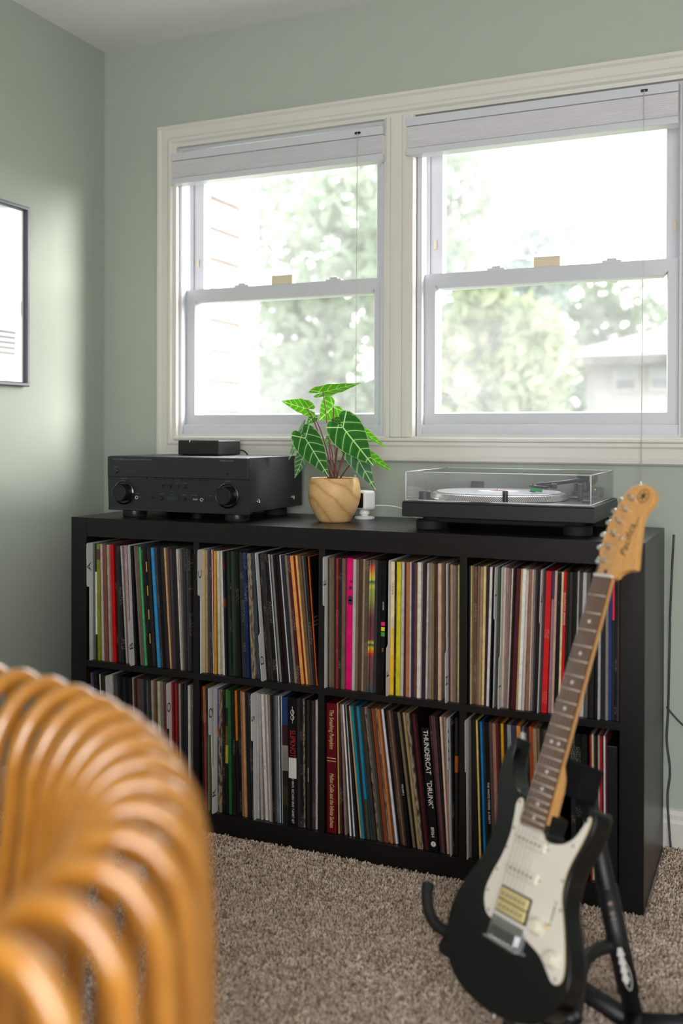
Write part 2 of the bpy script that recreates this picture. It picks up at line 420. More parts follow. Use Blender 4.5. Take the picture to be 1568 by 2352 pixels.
# ------------------------------------------------------------------ outside: lawn, the house's own wing, a neighbour's house, trees
def lawn():
    s = NT('lawn_grass'); v = s.coord(); s.l(s.mix(s.noise(v, 3, 5), lin('3c4a2c'), lin('586640')), s.b.inputs['Base Color']); s.set(Roughness=.9); return s.m
struct(box('ground_outside', -40, 45, .7, 60, -.9, -.7, lawn()))
M_SID = mat('pale_sandy_siding', 'a0968c', .7, var=.05, vscale=20)
M_SIDEDGE = mat('tan_siding_underlay', '35180a', .8, var=.2, vscale=40)
wing = struct(empty('wall_wing', (-1.64, 2.4, -.7)))
def PW(o): o.parent = wing; o.matrix_parent_inverse = Matrix.Translation((1.64, -2.4, .7)); return o
PW(box('underlay', -1.74, -1.652, .8, 3.99, -.7, 3.6, M_SIDEDGE))
for i in range(21):
    z = -.66 + i*.2
    bm = bmesh.new(); V = [(-1.652, z+.036), (-1.628, z+.036), (-1.640, z+.198), (-1.652, z+.198)]
    y1 = 3.93 + random.uniform(-.012, .012)
    a = [bm.verts.new((x, .8, zz)) for x, zz in V]; b = [bm.verts.new((x, y1, zz)) for x, zz in V]
    bm.faces.new(a); bm.faces.new(b[::-1])
    for k in range(4): bm.faces.new((a[k], a[(k+1) % 4], b[(k+1) % 4], b[k]))
    PW(bm_obj('siding_board', bm, M_SID))
PW(box('corner_board', -1.76, -1.622, 3.985, 4.20, -.7, 3.6, mat('white_corner_board', 'b4b2ae', .6), None, .006))
# neighbour's house
H_ = thing('neighbour_house', 'blurred white neighbouring house with low roof, seen through the right window', 'house', (4.0, 18.0, -.7))
IH = Matrix.Translation((-4.0, -18.0, .7))
def PH(o): o.parent = H_; o.matrix_parent_inverse = IH; return o
M_HW = mat('white_house_wall', '7e7c79', .8); M_HR = mat('pale_shingle_roof', '6c6a67', .85, var=.1, vscale=30); M_HF = mat('grey_fascia', '33312f', .7)
hx0, hx1, hy0, hy1, ez = -.83, 8.2, 13.0, 20.0, 2.12
PH(box('wall', hx0, hx1, hy0, hy1, -.7, ez, M_HW))
rx0, rx1, ry0, ry1 = hx0-.47, hx1+.5, hy0-.5, hy1+.5
V = [(rx0, ry0, ez), (rx1, ry0, ez), (rx1, ry1, ez), (rx0, ry1, ez), (rx0+3.2, (ry0+ry1)/2, ez+1.15), (rx1-3.2, (ry0+ry1)/2, ez+1.15),
     (rx0, ry0, ez-.1), (rx1, ry0, ez-.1), (rx1, ry1, ez-.1), (rx0, ry1, ez-.1)]
rf = PH(mesh('roof', V, [(0, 1, 5, 4), (1, 2, 5), (2, 3, 4, 5), (3, 0, 4), (6, 9, 8, 7), (0, 6, 7, 1), (1, 7, 8, 2), (2, 8, 9, 3), (3, 9, 6, 0)], M_HR))
PH(box('fascia_board', rx0, rx1, ry0-.03, ry0, ez-.13, ez, M_HF))
for xc in (-.27, .22, 2.4, 4.2):
    w = PH(box('window', xc-.17, xc+.17, hy0-.05, hy0, 1.62, 2.0, mat('white_house_trim', '84827f', .6)))
    box('pane', xc-.13, xc+.13, hy0-.055, hy0-.045, 1.66, 1.80, mat('house_window_glass', '45484c', .3), w); box('pane', xc-.13, xc+.13, hy0-.055, hy0-.045, 1.82, 1.96, mat('house_window_glass_pale', '66686a', .3), w)
def leaf_mat(name, a, b):
    s = NT(name); v = s.coord(); oi = s.noise(v, 1.4, 3)
    col = s.mix(oi, lin(a), lin(b))
    d = s.n('ShaderNodeBsdfDiffuse'); t = s.n('ShaderNodeBsdfTranslucent'); s.l(col, d.inputs[0]); s.l(col, t.inputs[0])
    m = s.n('ShaderNodeMixShader'); m.inputs[0].default_value = .5; s.l(d.outputs[0], m.inputs[1]); s.l(t.outputs[0], m.inputs[2])
    s.l(m.outputs[0], s.out.inputs[0]); s.t.nodes.remove(s.b); return s.m
M_LEAVES = [leaf_mat('tree_leaves_pale', '5c6a58', '7c8674'), leaf_mat('tree_leaves_grey_green', '56635c', '737e78'), leaf_mat('tree_leaves_yellow_green', '606e4c', '828a6c')]
M_BARK = mat('tree_bark', '7c746a', .9, var=.2, vscale=20)
def tree(x, y, h, r, zc, mi, n, label, ls=.13, gaps=.35):
    t = thing('garden_tree', label, 'tree', (x, y, -.7), group='trees in the garden outside')
    tr = [(0, 0, 0), (.05, .02, h*.3), (-.04, .05, h*.55), (.03, 0, h*.85)]
    tube('trunk', tr, [.16, .12, .08, .03], M_BARK, t, 8)
    cz = zc + .7
    blobs = [(rng.uniform(-.62, .62)*r, rng.uniform(-.62, .62)*r, cz + rng.uniform(-.8, .72)*(h-cz), r*rng.uniform(.28, .5)) for _ in range(22)]
    for bx, by, bz, br in blobs[:7]:
        tube('branch', [(0, 0, max(.3*h, bz*.45)), (bx*.5, by*.5, bz*.75), (bx, by, bz)], [.05, .035, .012], M_BARK, t, 6)
    per = n//len(blobs); P = []
    for bx, by, bz, br in blobs:
        d = rng.normal(size=(per, 3)); d /= np.linalg.norm(d, axis=1)[:, None]
        P.append(np.array([bx, by, bz]) + d*(br*rng.uniform(.55, 1.0, per)**.6)[:, None])
    P = np.concatenate(P); P = P[P[:, 2] > .15]; N = len(P)
    u = rng.normal(size=(N, 3)); u /= np.linalg.norm(u, axis=1)[:, None]; w = rng.normal(size=(N, 3)); w -= (w*u).sum(1)[:, None]*u; w /= np.linalg.norm(w, axis=1)[:, None]
    s_ = rng.uniform(.6, 1.3, N)[:, None]*ls
    V = np.stack([P-u*s_, P+w*s_*.45, P+u*s_, P-w*s_*.45], 1).reshape(-1, 3); F = np.arange(N*4).reshape(-1, 4)
    me = bpy.data.meshes.new('foliage'); me.from_pydata(V.tolist(), [], F.tolist()); me.materials.append(M_LEAVES[mi]); o = link(bpy.data.objects.new('foliage', me), t)
TREES = [  # x, y, height, radius, crown centre z, leaf kind, leaves
 (-3.7, 12.0, 6.4, 2.0, 2.5, 0, 9000, 'broad pale green tree outside, left part of the left window'),
 (-1.5, 10.2, 3.9, 1.15, 1.5, 2, 4500, 'yellow-green garden tree outside behind the potted plant'),
 (-6.6, 17.5, 9.2, 2.8, 4.0, 1, 9000, 'tall grey-green tree far outside behind the left window'),
 (-3.3, 16.6, 6.4, 2.2, 2.7, 1, 8000, 'hazy tree outside behind the post between the windows'),
 (-1.6, 22.0, 6.0, 2.1, 2.4, 0, 6500, 'loose pale tree outside in the middle of the right window'),
 (2.6, 25.5, 9.0, 2.6, 5.0, 1, 6500, 'tall hazy tree outside behind the neighbouring house'),
 (-2.0, 14.0, 2.4, 1.0, .7, 2, 3500, 'low yellow-green shrub outside beside the neighbouring house'),
 (-4.8, 24.5, 6.6, 2.8, 2.4, 0, 7000, 'distant pale tree outside low in the right window'),
]
for a in TREES: tree(*a)

# ------------------------------------------------------------------ shelving unit
O_, CB, DV = .051, .335, .0163
UW = 2*O_ + 4*CB + 3*DV; UH = 2*O_ + 2*CB + DV; UD = .39
unit = thing('shelving_unit', 'black wooden cube shelving unit with eight compartments full of records', 'shelf', (UW/2, UD/2, 0))
IU = Matrix.Translation((-UW/2, -UD/2, 0))
def PU(o): o.parent = unit; o.matrix_parent_inverse = IU; return o
PU(box('side_panel', 0, O_, 0, UD, 0, UH, M_BLACKWOOD, None, .0012)); PU(box('side_panel', UW-O_, UW, 0, UD, 0, UH, M_BLACKWOOD, None, .0012))
PU(box('top_board', O_+.0004, UW-O_-.0004, .0005, UD, UH-O_, UH-.0002, M_BLACKWOOD, None, .001))
PU(box('bottom_board', O_+.0004, UW-O_-.0004, .0005, UD, 0, O_, M_BLACKWOOD, None, .001))
PU(box('middle_shelf', O_, UW-O_, .001, UD, O_+CB, O_+CB+DV, M_BLACKWOOD, None, .0008))
PU(box('back_panel', O_, UW-O_, UD-.006, UD-.001, O_, UH-O_, M_BLACKWOOD))
for i in range(3):
    x = O_ + (i+1)*CB + i*DV
    for z0 in (O_, O_+CB+DV): PU(box('divider', x, x+DV, .001, UD-.006, z0, z0+CB, M_BLACKWOOD, None, .0008))

# ------------------------------------------------------------------ records
def sleeve_mat(name, mode):
    s = NT(name); oi = s.n('ShaderNodeObjectInfo'); base = oi.outputs['Color']
    v = s.coord('Object')
    add = s.n('ShaderNodeVectorMath', operation='ADD'); mul = s.n('ShaderNodeVectorMath', operation='SCALE')
    comb = s.n('ShaderNodeCombineXYZ'); s.l(oi.outputs['Random'], comb.inputs[0]); s.l(oi.outputs['Random'], comb.inputs[2]); s.l(comb.outputs[0], mul.inputs[0]); mul.inputs['Scale'].default_value = 37.
    s.l(v, add.inputs[0]); s.l(mul.outputs[0], add.inputs[1]); V = add.outputs[0]
    wear = s.noise(V, 45, 5, .7)
    col = s.mix(s.ramp(wear, [(.3, (.72,)*3), (.7, (1.12,)*3)]), (0, 0, 0), base, 'MIX')
    col = s.mix(1.0, base, s.ramp(wear, [(.28, (.7,)*3), (.72, (1.15,)*3)]), 'MULTIPLY')
    if mode != 'plain':
        sp = s.n('ShaderNodeVectorMath', operation='MULTIPLY'); s.l(V, sp.inputs[0])
        sp.inputs[1].default_value = {'txt': (420, 1, 700), 'gold': (900, 1, 300), 'photo': (160, 1, 40), 'photo2': (200, 1, 70), 'dash': (1, 1, 16)}[mode]
        fine = s.n('ShaderNodeTexNoise'); fine.inputs['Scale'].default_value = 1.; fine.inputs['Detail'].default_value = 1; s.l(sp.outputs[0], fine.inputs['Vector'])
        f = fine.outputs['Fac']
        if mode in ('txt', 'gold'):
            sz = s.n('ShaderNodeSeparateXYZ'); s.l(V, sz.inputs[0]); cz = s.n('ShaderNodeCombineXYZ'); s.l(sz.outputs[2], cz.inputs[2])
            zone = s.noise(cz.outputs[0], 14 if mode == 'txt' else 7, 1)
            msk = s.n('ShaderNodeMath', operation='MULTIPLY'); s.l(s.ramp(f, [(.58, (0,)*3), (.64, (1,)*3)]), msk.inputs[0]); s.l(s.ramp(zone, [(.55, (0,)*3), (.57, (.5,)*3)]), msk.inputs[1])
            hsv = s.n('ShaderNodeRGBToBW'); s.l(base, hsv.inputs[0])
            ink = s.mix(s.ramp(hsv.outputs[0], [(.22, (0,)*3), (.30, (1,)*3)]), lin('d6d0c4') if mode == 'txt' else lin('c8c060'), lin('2a2422'))
            col = s.mix(msk.outputs[0], col, ink)
        elif mode == 'dash':
            sz = s.n('ShaderNodeSeparateXYZ'); s.l(v, sz.inputs[0])
            m1 = s.n('ShaderNodeMath', operation='MULTIPLY'); s.l(sz.outputs[2], m1.inputs[0]); m1.inputs[1].default_value = 10.5
            m2 = s.n('ShaderNodeMath', operation='FRACT'); s.l(m1.outputs[0], m2.inputs[0])
            col = s.mix(s.ramp(m2.outputs[0], [(.0, (0,)*3), (.5, (1,)*3)], 'CONSTANT'), col, lin('d8a83c'))
        else:
            col = s.mix(.75, col, s.ramp(f, [(.3, lin('1c1c22')), (.45, lin('6a5a4c')), (.55, lin('a8947c')), (.68, lin('5a6a74'))]))
    s.l(col, s.b.inputs['Base Color']); s.set(Roughness=.42, Specular_IOR_Level=.25); return s.m
SLM = {k: sleeve_mat('record_sleeve_' + k, k) for k in ('plain', 'txt', 'gold', 'photo', 'photo2', 'dash')}
BANDN = [0]
def band_mat(stops, interp='CONSTANT'):
    BANDN[0] += 1
    s = NT('record_spine_print_%d' % BANDN[0]); tc = s.n('ShaderNodeTexCoord'); sz = s.n('ShaderNodeSeparateXYZ'); s.l(tc.outputs['Generated'], sz.inputs[0])
    col = s.ramp(sz.outputs[2], [(a, tuple(1.05*x**1.18 for x in lin(c))) for a, c in stops], interp)
    w = s.noise(s.coord(), 45, 4)
    s.l(s.mix(1., col, s.ramp(w, [(.28, (.75,)*3), (.72, (1.12,)*3)]), 'MULTIPLY'), s.b.inputs['Base Color']); s.set(Roughness=.42); return s.m
RAIN = [(0, '50606a'), (.10, '7a5a5c'), (.26, '8a5860'), (.29, 'c85020'), (.31, 'd8902c'), (.335, 'd8c040'), (.36, '4a6a58'), (.375, 'd0c850'), (.40, '8a4a50'), (.55, '7a5058'), (.77, 'a8b060'), (.80, 'd8d060'), (.835, '4a7a60'), (.855, 'd8d060'), (.90, 'e0b050'), (.94, 'd86a50'), (.98, '7a5a58')]
RAIN2 = [(0, '8a7468'), (.2, '403858'), (.56, '2c5a50'), (.60, '3a7a48'), (.63, 'c88a30'), (.67, 'a04050'), (.72, '5a4890'), (1, '7a6aa0')]
ORD = 'first second third fourth fifth sixth seventh eighth ninth tenth eleventh twelfth thirteenth fourteenth fifteenth sixteenth seventeenth eighteenth nineteenth twentieth'.split()
def ordinal(n):
    if n <= 20: return ORD[n-1]
    tens = {2: 'twenty', 3: 'thirty', 4: 'forty', 5: 'fifty'}[n//10]
    return tens + '-' + ORD[n % 10 - 1] if n % 10 else {30: 'thirtieth', 40: 'fortieth', 50: 'fiftieth'}[n]
def colour_word(h):
    import colorsys
    r, g, b = [int(h[i:i+2], 16)/255 for i in (0, 2, 4)]; hu, s, v = colorsys.rgb_to_hsv(r, g, b); hu *= 360
    if v < .17 or (v < .26 and s < .35): return 'black'
    if s < .14: return 'white' if v > .8 else 'light grey' if v > .6 else 'grey' if v > .35 else 'dark grey'
    if hu < 18 or hu >= 340:
        if v < .45: return 'maroon' if s > .45 else 'dark brown'
        return 'red' if s > .65 else 'dusty pink' if v > .6 else 'reddish brown'
    if hu < 45:
        if s > .65 and v > .65: return 'orange'
        if s < .3: return 'cream' if v > .75 else 'beige' if v > .6 else 'taupe' if v > .35 else 'dark brown'
        return 'tan' if v > .65 else 'brown' if v > .4 else 'dark brown'
    if hu < 68: return 'yellow' if s > .55 and v > .7 else 'cream' if v > .75 else 'olive'
    if hu < 165: return 'green' if v > .35 else 'dark green'
    if hu < 200: return 'teal' if s > .3 else 'grey'
    if hu < 255: return 'blue' if s > .4 and v > .3 else 'dark slate'
    if hu < 300: return 'purple'
    return 'hot pink' if s > .6 else 'mauve'
def sleeve_mesh(name, th, h, d):
    c = min(.0006, th*.25)
    sec = [(c, 0), (th-c, 0), (th, c), (th, d), (0, d), (0, c)]
    V = [(x, y, 0) for x, y in sec] + [(x, y, h) for x, y in sec]; n = 6
    F = [tuple(range(n))[::-1], tuple(range(n, 2*n))] + [(i, (i+1) % n, n+(i+1) % n, n+i) for i in range(n)]
    me = bpy.data.meshes.new(name); me.from_pydata(V, [], F); me.update(); return me
M_CARD = mat('white_divider_card', 'cfccca', .5, var=.05, vscale=15)
M_GOLDINK = mat('gold_ink', 'd9bd7c', .5)
def spine_text(body, size, z, m, parent, x, y=-.0003, sx=1., shear=0., up=(1, 0, 0), name='lettering', space=1.):
    return text(body, size, basis((x, y, z), (0, 0, -1), up), m, parent, shear, .00008, 'CENTER', sx, name, space)
RECORDS = [
 (1,0,[
  (52.2,52.2,7.7,'card:A:u',''),
  (59.9,62.1,9.2,'6f7a70',''),
  (69.1,72.9,6.2,'1c2a24','band:0-.22,1c2a24;.22-.76,d8d8cc;.76-1,1c2a24'),
  (75.3,80.2,9.4,'8a8f2a','band:0-.86,8a8f2a;.86-.95,6a4036;.95-1,8a8f2a'),
  (84.6,91.0,10.3,'c9c2b5','txt'),
  (95.0,102.9,12.7,'8d5a4a',''),
  (107.7,117.2,6.8,'b5a39c',''),
  (114.5,124.8,4.9,'9a7468',''),
  (119.4,130.2,9.6,'c8141c',''),
  (129.6,139.8,5.7,'4a1216','txt'),
  (135.7,145.5,8.0,'3a3a40',''),
  (143.7,159.2,6.0,'2b2b2f','txt'),
  (149.7,169.6,5.0,'b9b0ac',''),
  (157.0,174.6,3.8,'8d7a74',''),
  (162.5,178.4,8.3,'b79ea0',''),
  (175.0,186.7,3.2,'8d7f80',''),
  (179.8,189.9,4.8,'card:B:l',''),
  (184.6,200.0,6.7,'20201f',''),
  (191.2,214.2,7.0,'8c8375',''),
  (198.8,221.1,9.8,'75695c',''),
  (209.5,230.9,5.6,'46c27a',''),
  (215.9,236.5,4.8,'3a1216','txt'),
  (221.3,241.3,4.2,'1b1b1d',''),
  (226.1,245.5,8.2,'161a1c','dash'),
  (234.3,254.8,7.0,'303033',''),
  (241.4,262.7,7.5,'1f1f24',''),
  (248.8,271.2,8.4,'3a9fd6',''),
  (257.7,279.6,7.7,'4a4650','txt'),
  (265.9,287.3,7.7,'1b1a1e',''),
  (274.0,295.0,12.7,'3b3432',''),
  (286.8,307.7,4.7,'e0b88a',''),
  (293.7,312.5,5.5,'6a5648',''),
  (301.8,318.0,3.9,'57231c',''),
  (307.5,321.9,6.9,'4c4450',''),
  (314.4,329.2,11.4,'1a181b',''),
  (325.8,341.3,5.1,'d8d2c6',''),
  (333.8,346.4,3.4,'b5aa9a',''),
  (339.0,349.8,4.7,'6e6a64',''),
  (346.3,354.5,4.8,'45474a',''),
  (352.0,359.3,4.8,'1c1c1e','txt'),
  (357.6,364.2,5.2,'4a4e52',''),
  (363.7,369.4,6.4,'3a3733','txt'),
 ]),
 (1,1,[
  (403.5,403.5,2.6,'card:C:u',''),
  (406.1,407.7,5.4,'c9b27a',''),
  (411.5,413.5,7.4,'b89f7d',''),
  (418.9,422.3,6.2,'5c544c',''),
  (425.1,429.7,4.9,'3a383a','txt'),
  (430.0,435.6,2.5,'e8e2de',''),
  (433.6,438.1,4.1,'b0141e',''),
  (439.8,442.2,6.1,'d6a93c','txt'),
  (445.9,451.5,7.3,'cfc6b0','txt'),
  (453.2,460.4,5.4,'c3b8a4',''),
  (458.5,466.9,5.6,'e0dbd6','txt'),
  (464.1,473.3,5.5,'1a2420','band:0-.55,16181c;.55-.62,7a3a18;.62-.85,1a2028;.85-.92,5a2420;.92-1,1a2c28'),
  (470.2,478.8,5.5,'16181a',''),
  (476.2,484.3,6.0,'2e4034',''),
  (482.3,490.3,4.8,'1a1d1b','txt'),
  (487.1,495.1,7.2,'3a4a3c',''),
  (494.3,503.5,6.0,'1f2420',''),
  (500.3,510.5,8.4,'15171a','gold'),
  (508.7,520.2,6.7,'3c3c40',''),
  (515.4,526.9,8.8,'2a2a34','txt'),
  (524.2,535.7,7.8,'1e3a66','txt'),
  (532.1,545.9,4.0,'1f2c44',''),
  (536.1,551.1,10.6,'8f7c68','photo'),
  (546.7,564.3,8.3,'47545c',''),
  (555.0,574.6,9.4,'card:D:l',''),
  (564.4,589.3,8.2,'1a1b1d','txt'),
  (572.6,598.1,7.0,'2a2526','txt'),
  (579.6,605.7,4.7,'403030',''),
  (584.3,610.7,8.2,'1b1c20','txt'),
  (592.4,619.5,4.6,'d8d4d0',''),
  (597.1,624.3,4.6,'3a3a3e',''),
  (601.7,629.2,5.8,'8c8a88',''),
  (607.5,635.2,6.9,'1e1e22',''),
  (614.5,642.4,4.6,'3a1018','txt'),
  (619.1,647.3,4.6,'241c20',''),
  (623.7,652.1,5.1,'e6e2dc',''),
  (628.7,657.3,9.9,'3a3a44',''),
  (638.6,667.6,6.9,'8d8278',''),
  (645.5,674.8,8.0,'5a2a2c','txt'),
  (653.5,685.7,8.7,'e0a45e',''),
  (663.0,694.4,4.1,'8c2214',''),
  (667.6,698.5,6.6,'dbb878',''),
  (675.0,705.1,9.0,'7d6046',''),
  (685.2,714.2,4.9,'7f7c7c',''),
  (692.0,719.1,6.9,'1d1b1c','txt'),
  (701.4,726.0,2.7,'e06a22',''),
  (705.4,728.7,3.0,'201c20','txt'),
 ]),
 (1,2,[
  (754.8,754.8,-2.1,'card:E:u',''),
  (754.8,754.8,4.0,'4a453f',''),
  (758.8,759.0,6.0,'8f7a62',''),
  (764.8,765.4,8.4,'7b6a58',''),
  (773.2,774.2,5.3,'15151c',''),
  (779.3,779.5,6.0,'a3343a','txt'),
  (786.0,785.5,7.9,'23262e','txt'),
  (794.8,793.3,8.9,'7f655c',''),
  (804.8,802.2,17.8,'e0157a','blobs'),
  (823.4,820.1,7.9,'c9c5bd',''),
  (831.6,828.0,6.7,'8a7260',''),
  (838.7,834.7,9.0,'5c4e42',''),
  (848.1,843.7,6.1,'a98f74',''),
  (855.1,849.8,9.1,'6b5a4a','txt'),
  (865.6,858.9,4.7,'8d5560','rainbow'),
  (870.3,864.2,4.7,'7d4a58','rainbow'),
  (874.9,869.5,5.1,'8d5a5c','rainbow'),
  (880.1,875.2,7.2,'4a4446',''),
  (887.7,882.4,8.6,'1e1c1e',''),
  (896.9,891.0,11.5,'121214','squares'),
  (909.6,902.6,9.2,'card:F:l',''),
  (918.8,916.4,10.3,'e6d3b0','band:0-.3,f0c010;.3-.5,eec860;.5-1,e6d3b0 text:o/black'),
  (929.0,926.7,4.6,'1a1c22','txt'),
  (933.6,931.2,10.7,'e0d62c',''),
  (945.0,941.9,7.9,'d0c8be','txt'),
  (952.9,951.0,4.5,'5a2c2a',''),
  (957.4,956.2,9.0,'b07c5c',''),
  (966.4,965.2,3.4,'cdbfb0',''),
  (969.8,968.6,6.7,'3b3458',''),
  (976.5,975.4,7.8,'6e4a38',''),
  (984.4,983.2,9.1,'d8d0c8',''),
  (994.4,992.3,3.0,'b8afa5',''),
  (997.8,995.3,9.1,'3a2a3c',''),
  (1007.8,1004.4,4.4,'cfcac0',''),
  (1012.2,1009.5,8.8,'8f8578','txt'),
  (1021.0,1019.8,4.4,'9a7a4c',''),
  (1025.4,1024.9,7.7,'4a4038',''),
  (1033.1,1033.8,8.3,'d8b8a0',''),
  (1045.2,1042.1,13.1,'card:H:l',''),
  (1058.3,1059.9,4.0,'5c3a34',''),
  (1062.6,1063.9,7.0,'b0937c','txt'),
  (1070.2,1070.8,6.6,'8a7c70',''),
  (1077.4,1077.4,3.4,'6e5a48',''),
  (1081.1,1080.8,3.0,'d8c89a',''),
 ]),
 (1,3,[
  (1106.1,1106.3,3.9,'1d2030',''),
  (1111.0,1110.2,3.5,'b9b07a',''),
  (1115.1,1113.7,3.1,'8a6a5c',''),
  (1118.7,1116.8,6.7,'75584a','txt'),
  (1127.2,1123.5,5.2,'86705c',''),
  (1133.7,1128.6,6.7,'a58a70',''),
  (1140.4,1135.8,5.8,'d8c48c',''),
  (1147.6,1141.6,6.5,'3a2f38',''),
  (1156.0,1148.1,6.0,'e8ddd8','txt'),
  (1162.0,1154.6,2.9,'2a2430',''),
  (1164.8,1157.7,9.0,'card:I:u',''),
  (1173.9,1167.4,5.9,'4e5a44',''),
  (1179.8,1173.6,2.4,'5c5c50',''),
  (1182.1,1176.1,4.7,'card:J:l',''),
  (1186.9,1181.0,5.5,'c8b8a8',''),
  (1193.9,1186.5,4.6,'b09a90','txt'),
  (1199.8,1191.1,3.7,'9a8088',''),
  (1204.5,1194.7,3.7,'d0c4b0',''),
  (1209.2,1198.4,4.6,'2a2022',''),
  (1215.1,1202.9,11.7,'5a2830',''),
  (1226.7,1215.4,3.5,'d0b070',''),
  (1230.2,1219.1,8.1,'e6e4e2',''),
  (1238.3,1228.4,5.8,'d8cdbf',''),
  (1244.1,1235.0,6.9,'a87a6a','txt'),
  (1251.0,1242.8,3.5,'d9c8b4',''),
  (1254.5,1246.7,3.9,'a08f88',''),
  (1258.4,1251.1,4.6,'48484c',''),
  (1263.7,1255.7,7.0,'201c20',''),
  (1271.7,1262.7,4.0,'card:K:u',''),
  (1276.3,1266.7,4.4,'4a4a50',''),
  (1281.3,1271.1,12.7,'d0282c','txt'),
  (1294.0,1285.7,6.1,'3a3864','band:0-.8,a08088;.8-1,3a3864'),
  (1300.1,1292.0,5.7,'c8a898',''),
  (1305.8,1297.8,10.1,'1d1b1c','txt'),
  (1315.9,1308.1,4.5,'e0d0a8',''),
  (1320.4,1312.7,6.1,'c81820','text:KILLSWITCH ENGAGE/e8d8c8'),
  (1326.5,1319.5,5.1,'2a2822',''),
  (1331.6,1325.3,7.8,'3a3a30',''),
  (1339.5,1334.1,5.2,'15151a',''),
  (1345.0,1339.2,4.1,'232028',''),
  (1349.5,1343.4,4.1,'c8c4bc',''),
  (1353.9,1347.5,6.2,'4a4a4c',''),
  (1360.5,1353.7,8.8,'d8d4cc',''),
  (1369.4,1363.7,7.7,'6c6460',''),
  (1377.1,1372.5,11.0,'2a2a2a',''),
  (1388.1,1385.0,6.6,'1d1d20','txt'),
  (1394.6,1392.5,5.5,'b0b0b0','txt'),
  (1400.1,1398.7,8.7,'303034',''),
  (1408.8,1408.6,6.5,'8a8480',''),
  (1415.3,1415.1,6.4,'2c4c88',''),
  (1421.8,1421.5,5.4,'e03058','band:0-.68,15151a;.68-1,e03058'),
  (1427.2,1426.9,6.4,'1a1a20','txt'),
  (1433.6,1433.3,4.3,'5a4a48',''),
 ]),
 (0,0,[
  (53.8,72.3,4.5,'8a6a50',''),
  (58.6,76.8,5.6,'4a4a90',''),
  (64.6,82.4,16.8,'15131a',''),
  (82.5,99.2,4.5,'d0c8b0',''),
  (87.2,103.6,10.0,'2a2a1a',''),
  (97.9,113.7,8.2,'3a3034',''),
  (106.6,121.9,13.9,'card:M:u',''),
  (121.4,135.8,5.5,'b8b8b0',''),
  (127.3,141.3,14.3,'5a5a58',''),
  (142.5,155.6,6.6,'303432',''),
  (149.5,162.2,13.1,'1a1c1c',''),
  (163.4,175.3,5.4,'2a3238',''),
  (169.2,180.7,9.8,'0e0e10',''),
  (179.6,190.5,7.6,'2a2424',''),
  (187.6,198.1,7.6,'b8a8a0',''),
  (195.7,205.7,5.4,'5a3a40',''),
  (201.4,211.1,4.5,'7a3a44',''),
  (206.0,215.6,7.9,'6a5c5c',''),
  (214.0,223.5,15.7,'5a5258',''),
  (229.9,239.2,5.6,'2a2c30',''),
  (235.6,244.8,5.6,'5a6058',''),
  (241.2,250.4,7.8,'303030',''),
  (249.1,258.2,6.7,'b5a89a',''),
  (255.9,264.9,5.5,'8a7058','txt'),
  (261.5,270.4,7.7,'6a5444',''),
  (269.3,278.1,8.8,'c8c0a8','txt'),
  (278.3,287.0,8.8,'8a8478',''),
  (287.2,295.8,9.9,'7a4a40',''),
  (297.2,305.7,14.2,'card:O:u',''),
  (312.7,319.9,5.1,'a82028',''),
  (318.3,324.9,4.0,'3a1014',''),
  (322.7,329.0,5.0,'b02028',''),
  (328.2,334.0,6.0,'5a1818',''),
  (334.8,340.1,6.0,'a09890',''),
  (341.4,346.1,6.0,'3a3034',''),
  (347.9,352.1,8.0,'2a3440',''),
  (356.6,360.1,5.0,'15161a',''),
  (362.1,365.1,7.0,'c8c4bc',''),
  (369.7,372.1,7.0,'6a6a68','txt'),
 ]),
 (0,1,[
  (403.5,408.4,2.3,'4a3c3a','txt'),
  (405.8,413.2,4.5,'b03a20','band:0-.7,a83028;.7-1,c8742a'),
  (411.7,417.7,2.7,'a07a68',''),
  (415.3,420.4,4.5,'3a4440','txt'),
  (421.3,424.8,3.6,'8c8a6a',''),
  (426.0,428.4,11.2,'card:Q:u',''),
  (437.2,444.6,5.3,'card:R:l',''),
  (447.4,449.8,3.7,'4a4080','rainbow2'),
  (454.4,453.5,10.6,'5c3c34','photo'),
  (465.0,465.8,5.9,'2a201c','txt'),
  (472.0,471.6,8.2,'3f5c2c','band:0-.4,121416;.4-.55,b8b040;.55-.7,6a6020;.7-.85,1a2016;.85-1,4f7c3c'),
  (480.2,485.0,8.2,'2f6a40',''),
  (488.4,494.8,5.8,'26282a',''),
  (494.2,501.7,7.0,'121416','txt'),
  (501.2,510.1,4.3,'c8741e','band:0-.6,1a1614;.6-1,d0801e'),
  (505.8,514.4,8.6,'1c1a18','txt'),
  (515.1,523.0,6.9,'a8785c',''),
  (522.0,530.4,6.9,'c89c74',''),
  (528.9,537.7,10.3,'2c2a2a',''),
  (539.2,551.7,6.9,'3a3e44','txt'),
  (546.1,561.1,2.3,'card:S:u',''),
  (559.8,563.3,6.8,'c4c2c0',''),
  (566.6,575.3,6.8,'b0aaa4',''),
  (573.4,587.1,7.4,'d6d2ce','text:SENS/3a3a3a'),
  (581.3,594.5,6.3,'a09a92',''),
  (588.1,600.9,4.8,'d8d0c4',''),
  (596.0,605.7,4.1,'a8988a',''),
  (602.7,609.8,4.4,'2a2224','txt'),
  (607.2,614.2,7.6,'565a60',''),
  (615.0,621.8,5.9,'7a8088',''),
  (621.1,627.7,4.0,'c8ccd0',''),
  (626.2,631.7,2.3,'3a4048',''),
  (629.1,634.0,3.9,'d0d2d4',''),
  (634.0,637.9,15.7,'1c3c64','band:0-.15,1a1814;.15-.3,3a3420;.3-.42,1c1c1c;.42-.62,8c8880;.62-.78,3a1820;.78-1,1c4470'),
  (650.6,653.6,24.2,'121214','slip'),
  (674.7,677.8,7.7,'3a3a3c',''),
  (682.4,685.6,7.6,'151518','txt'),
  (690.0,693.3,5.0,'4a4244','photo2'),
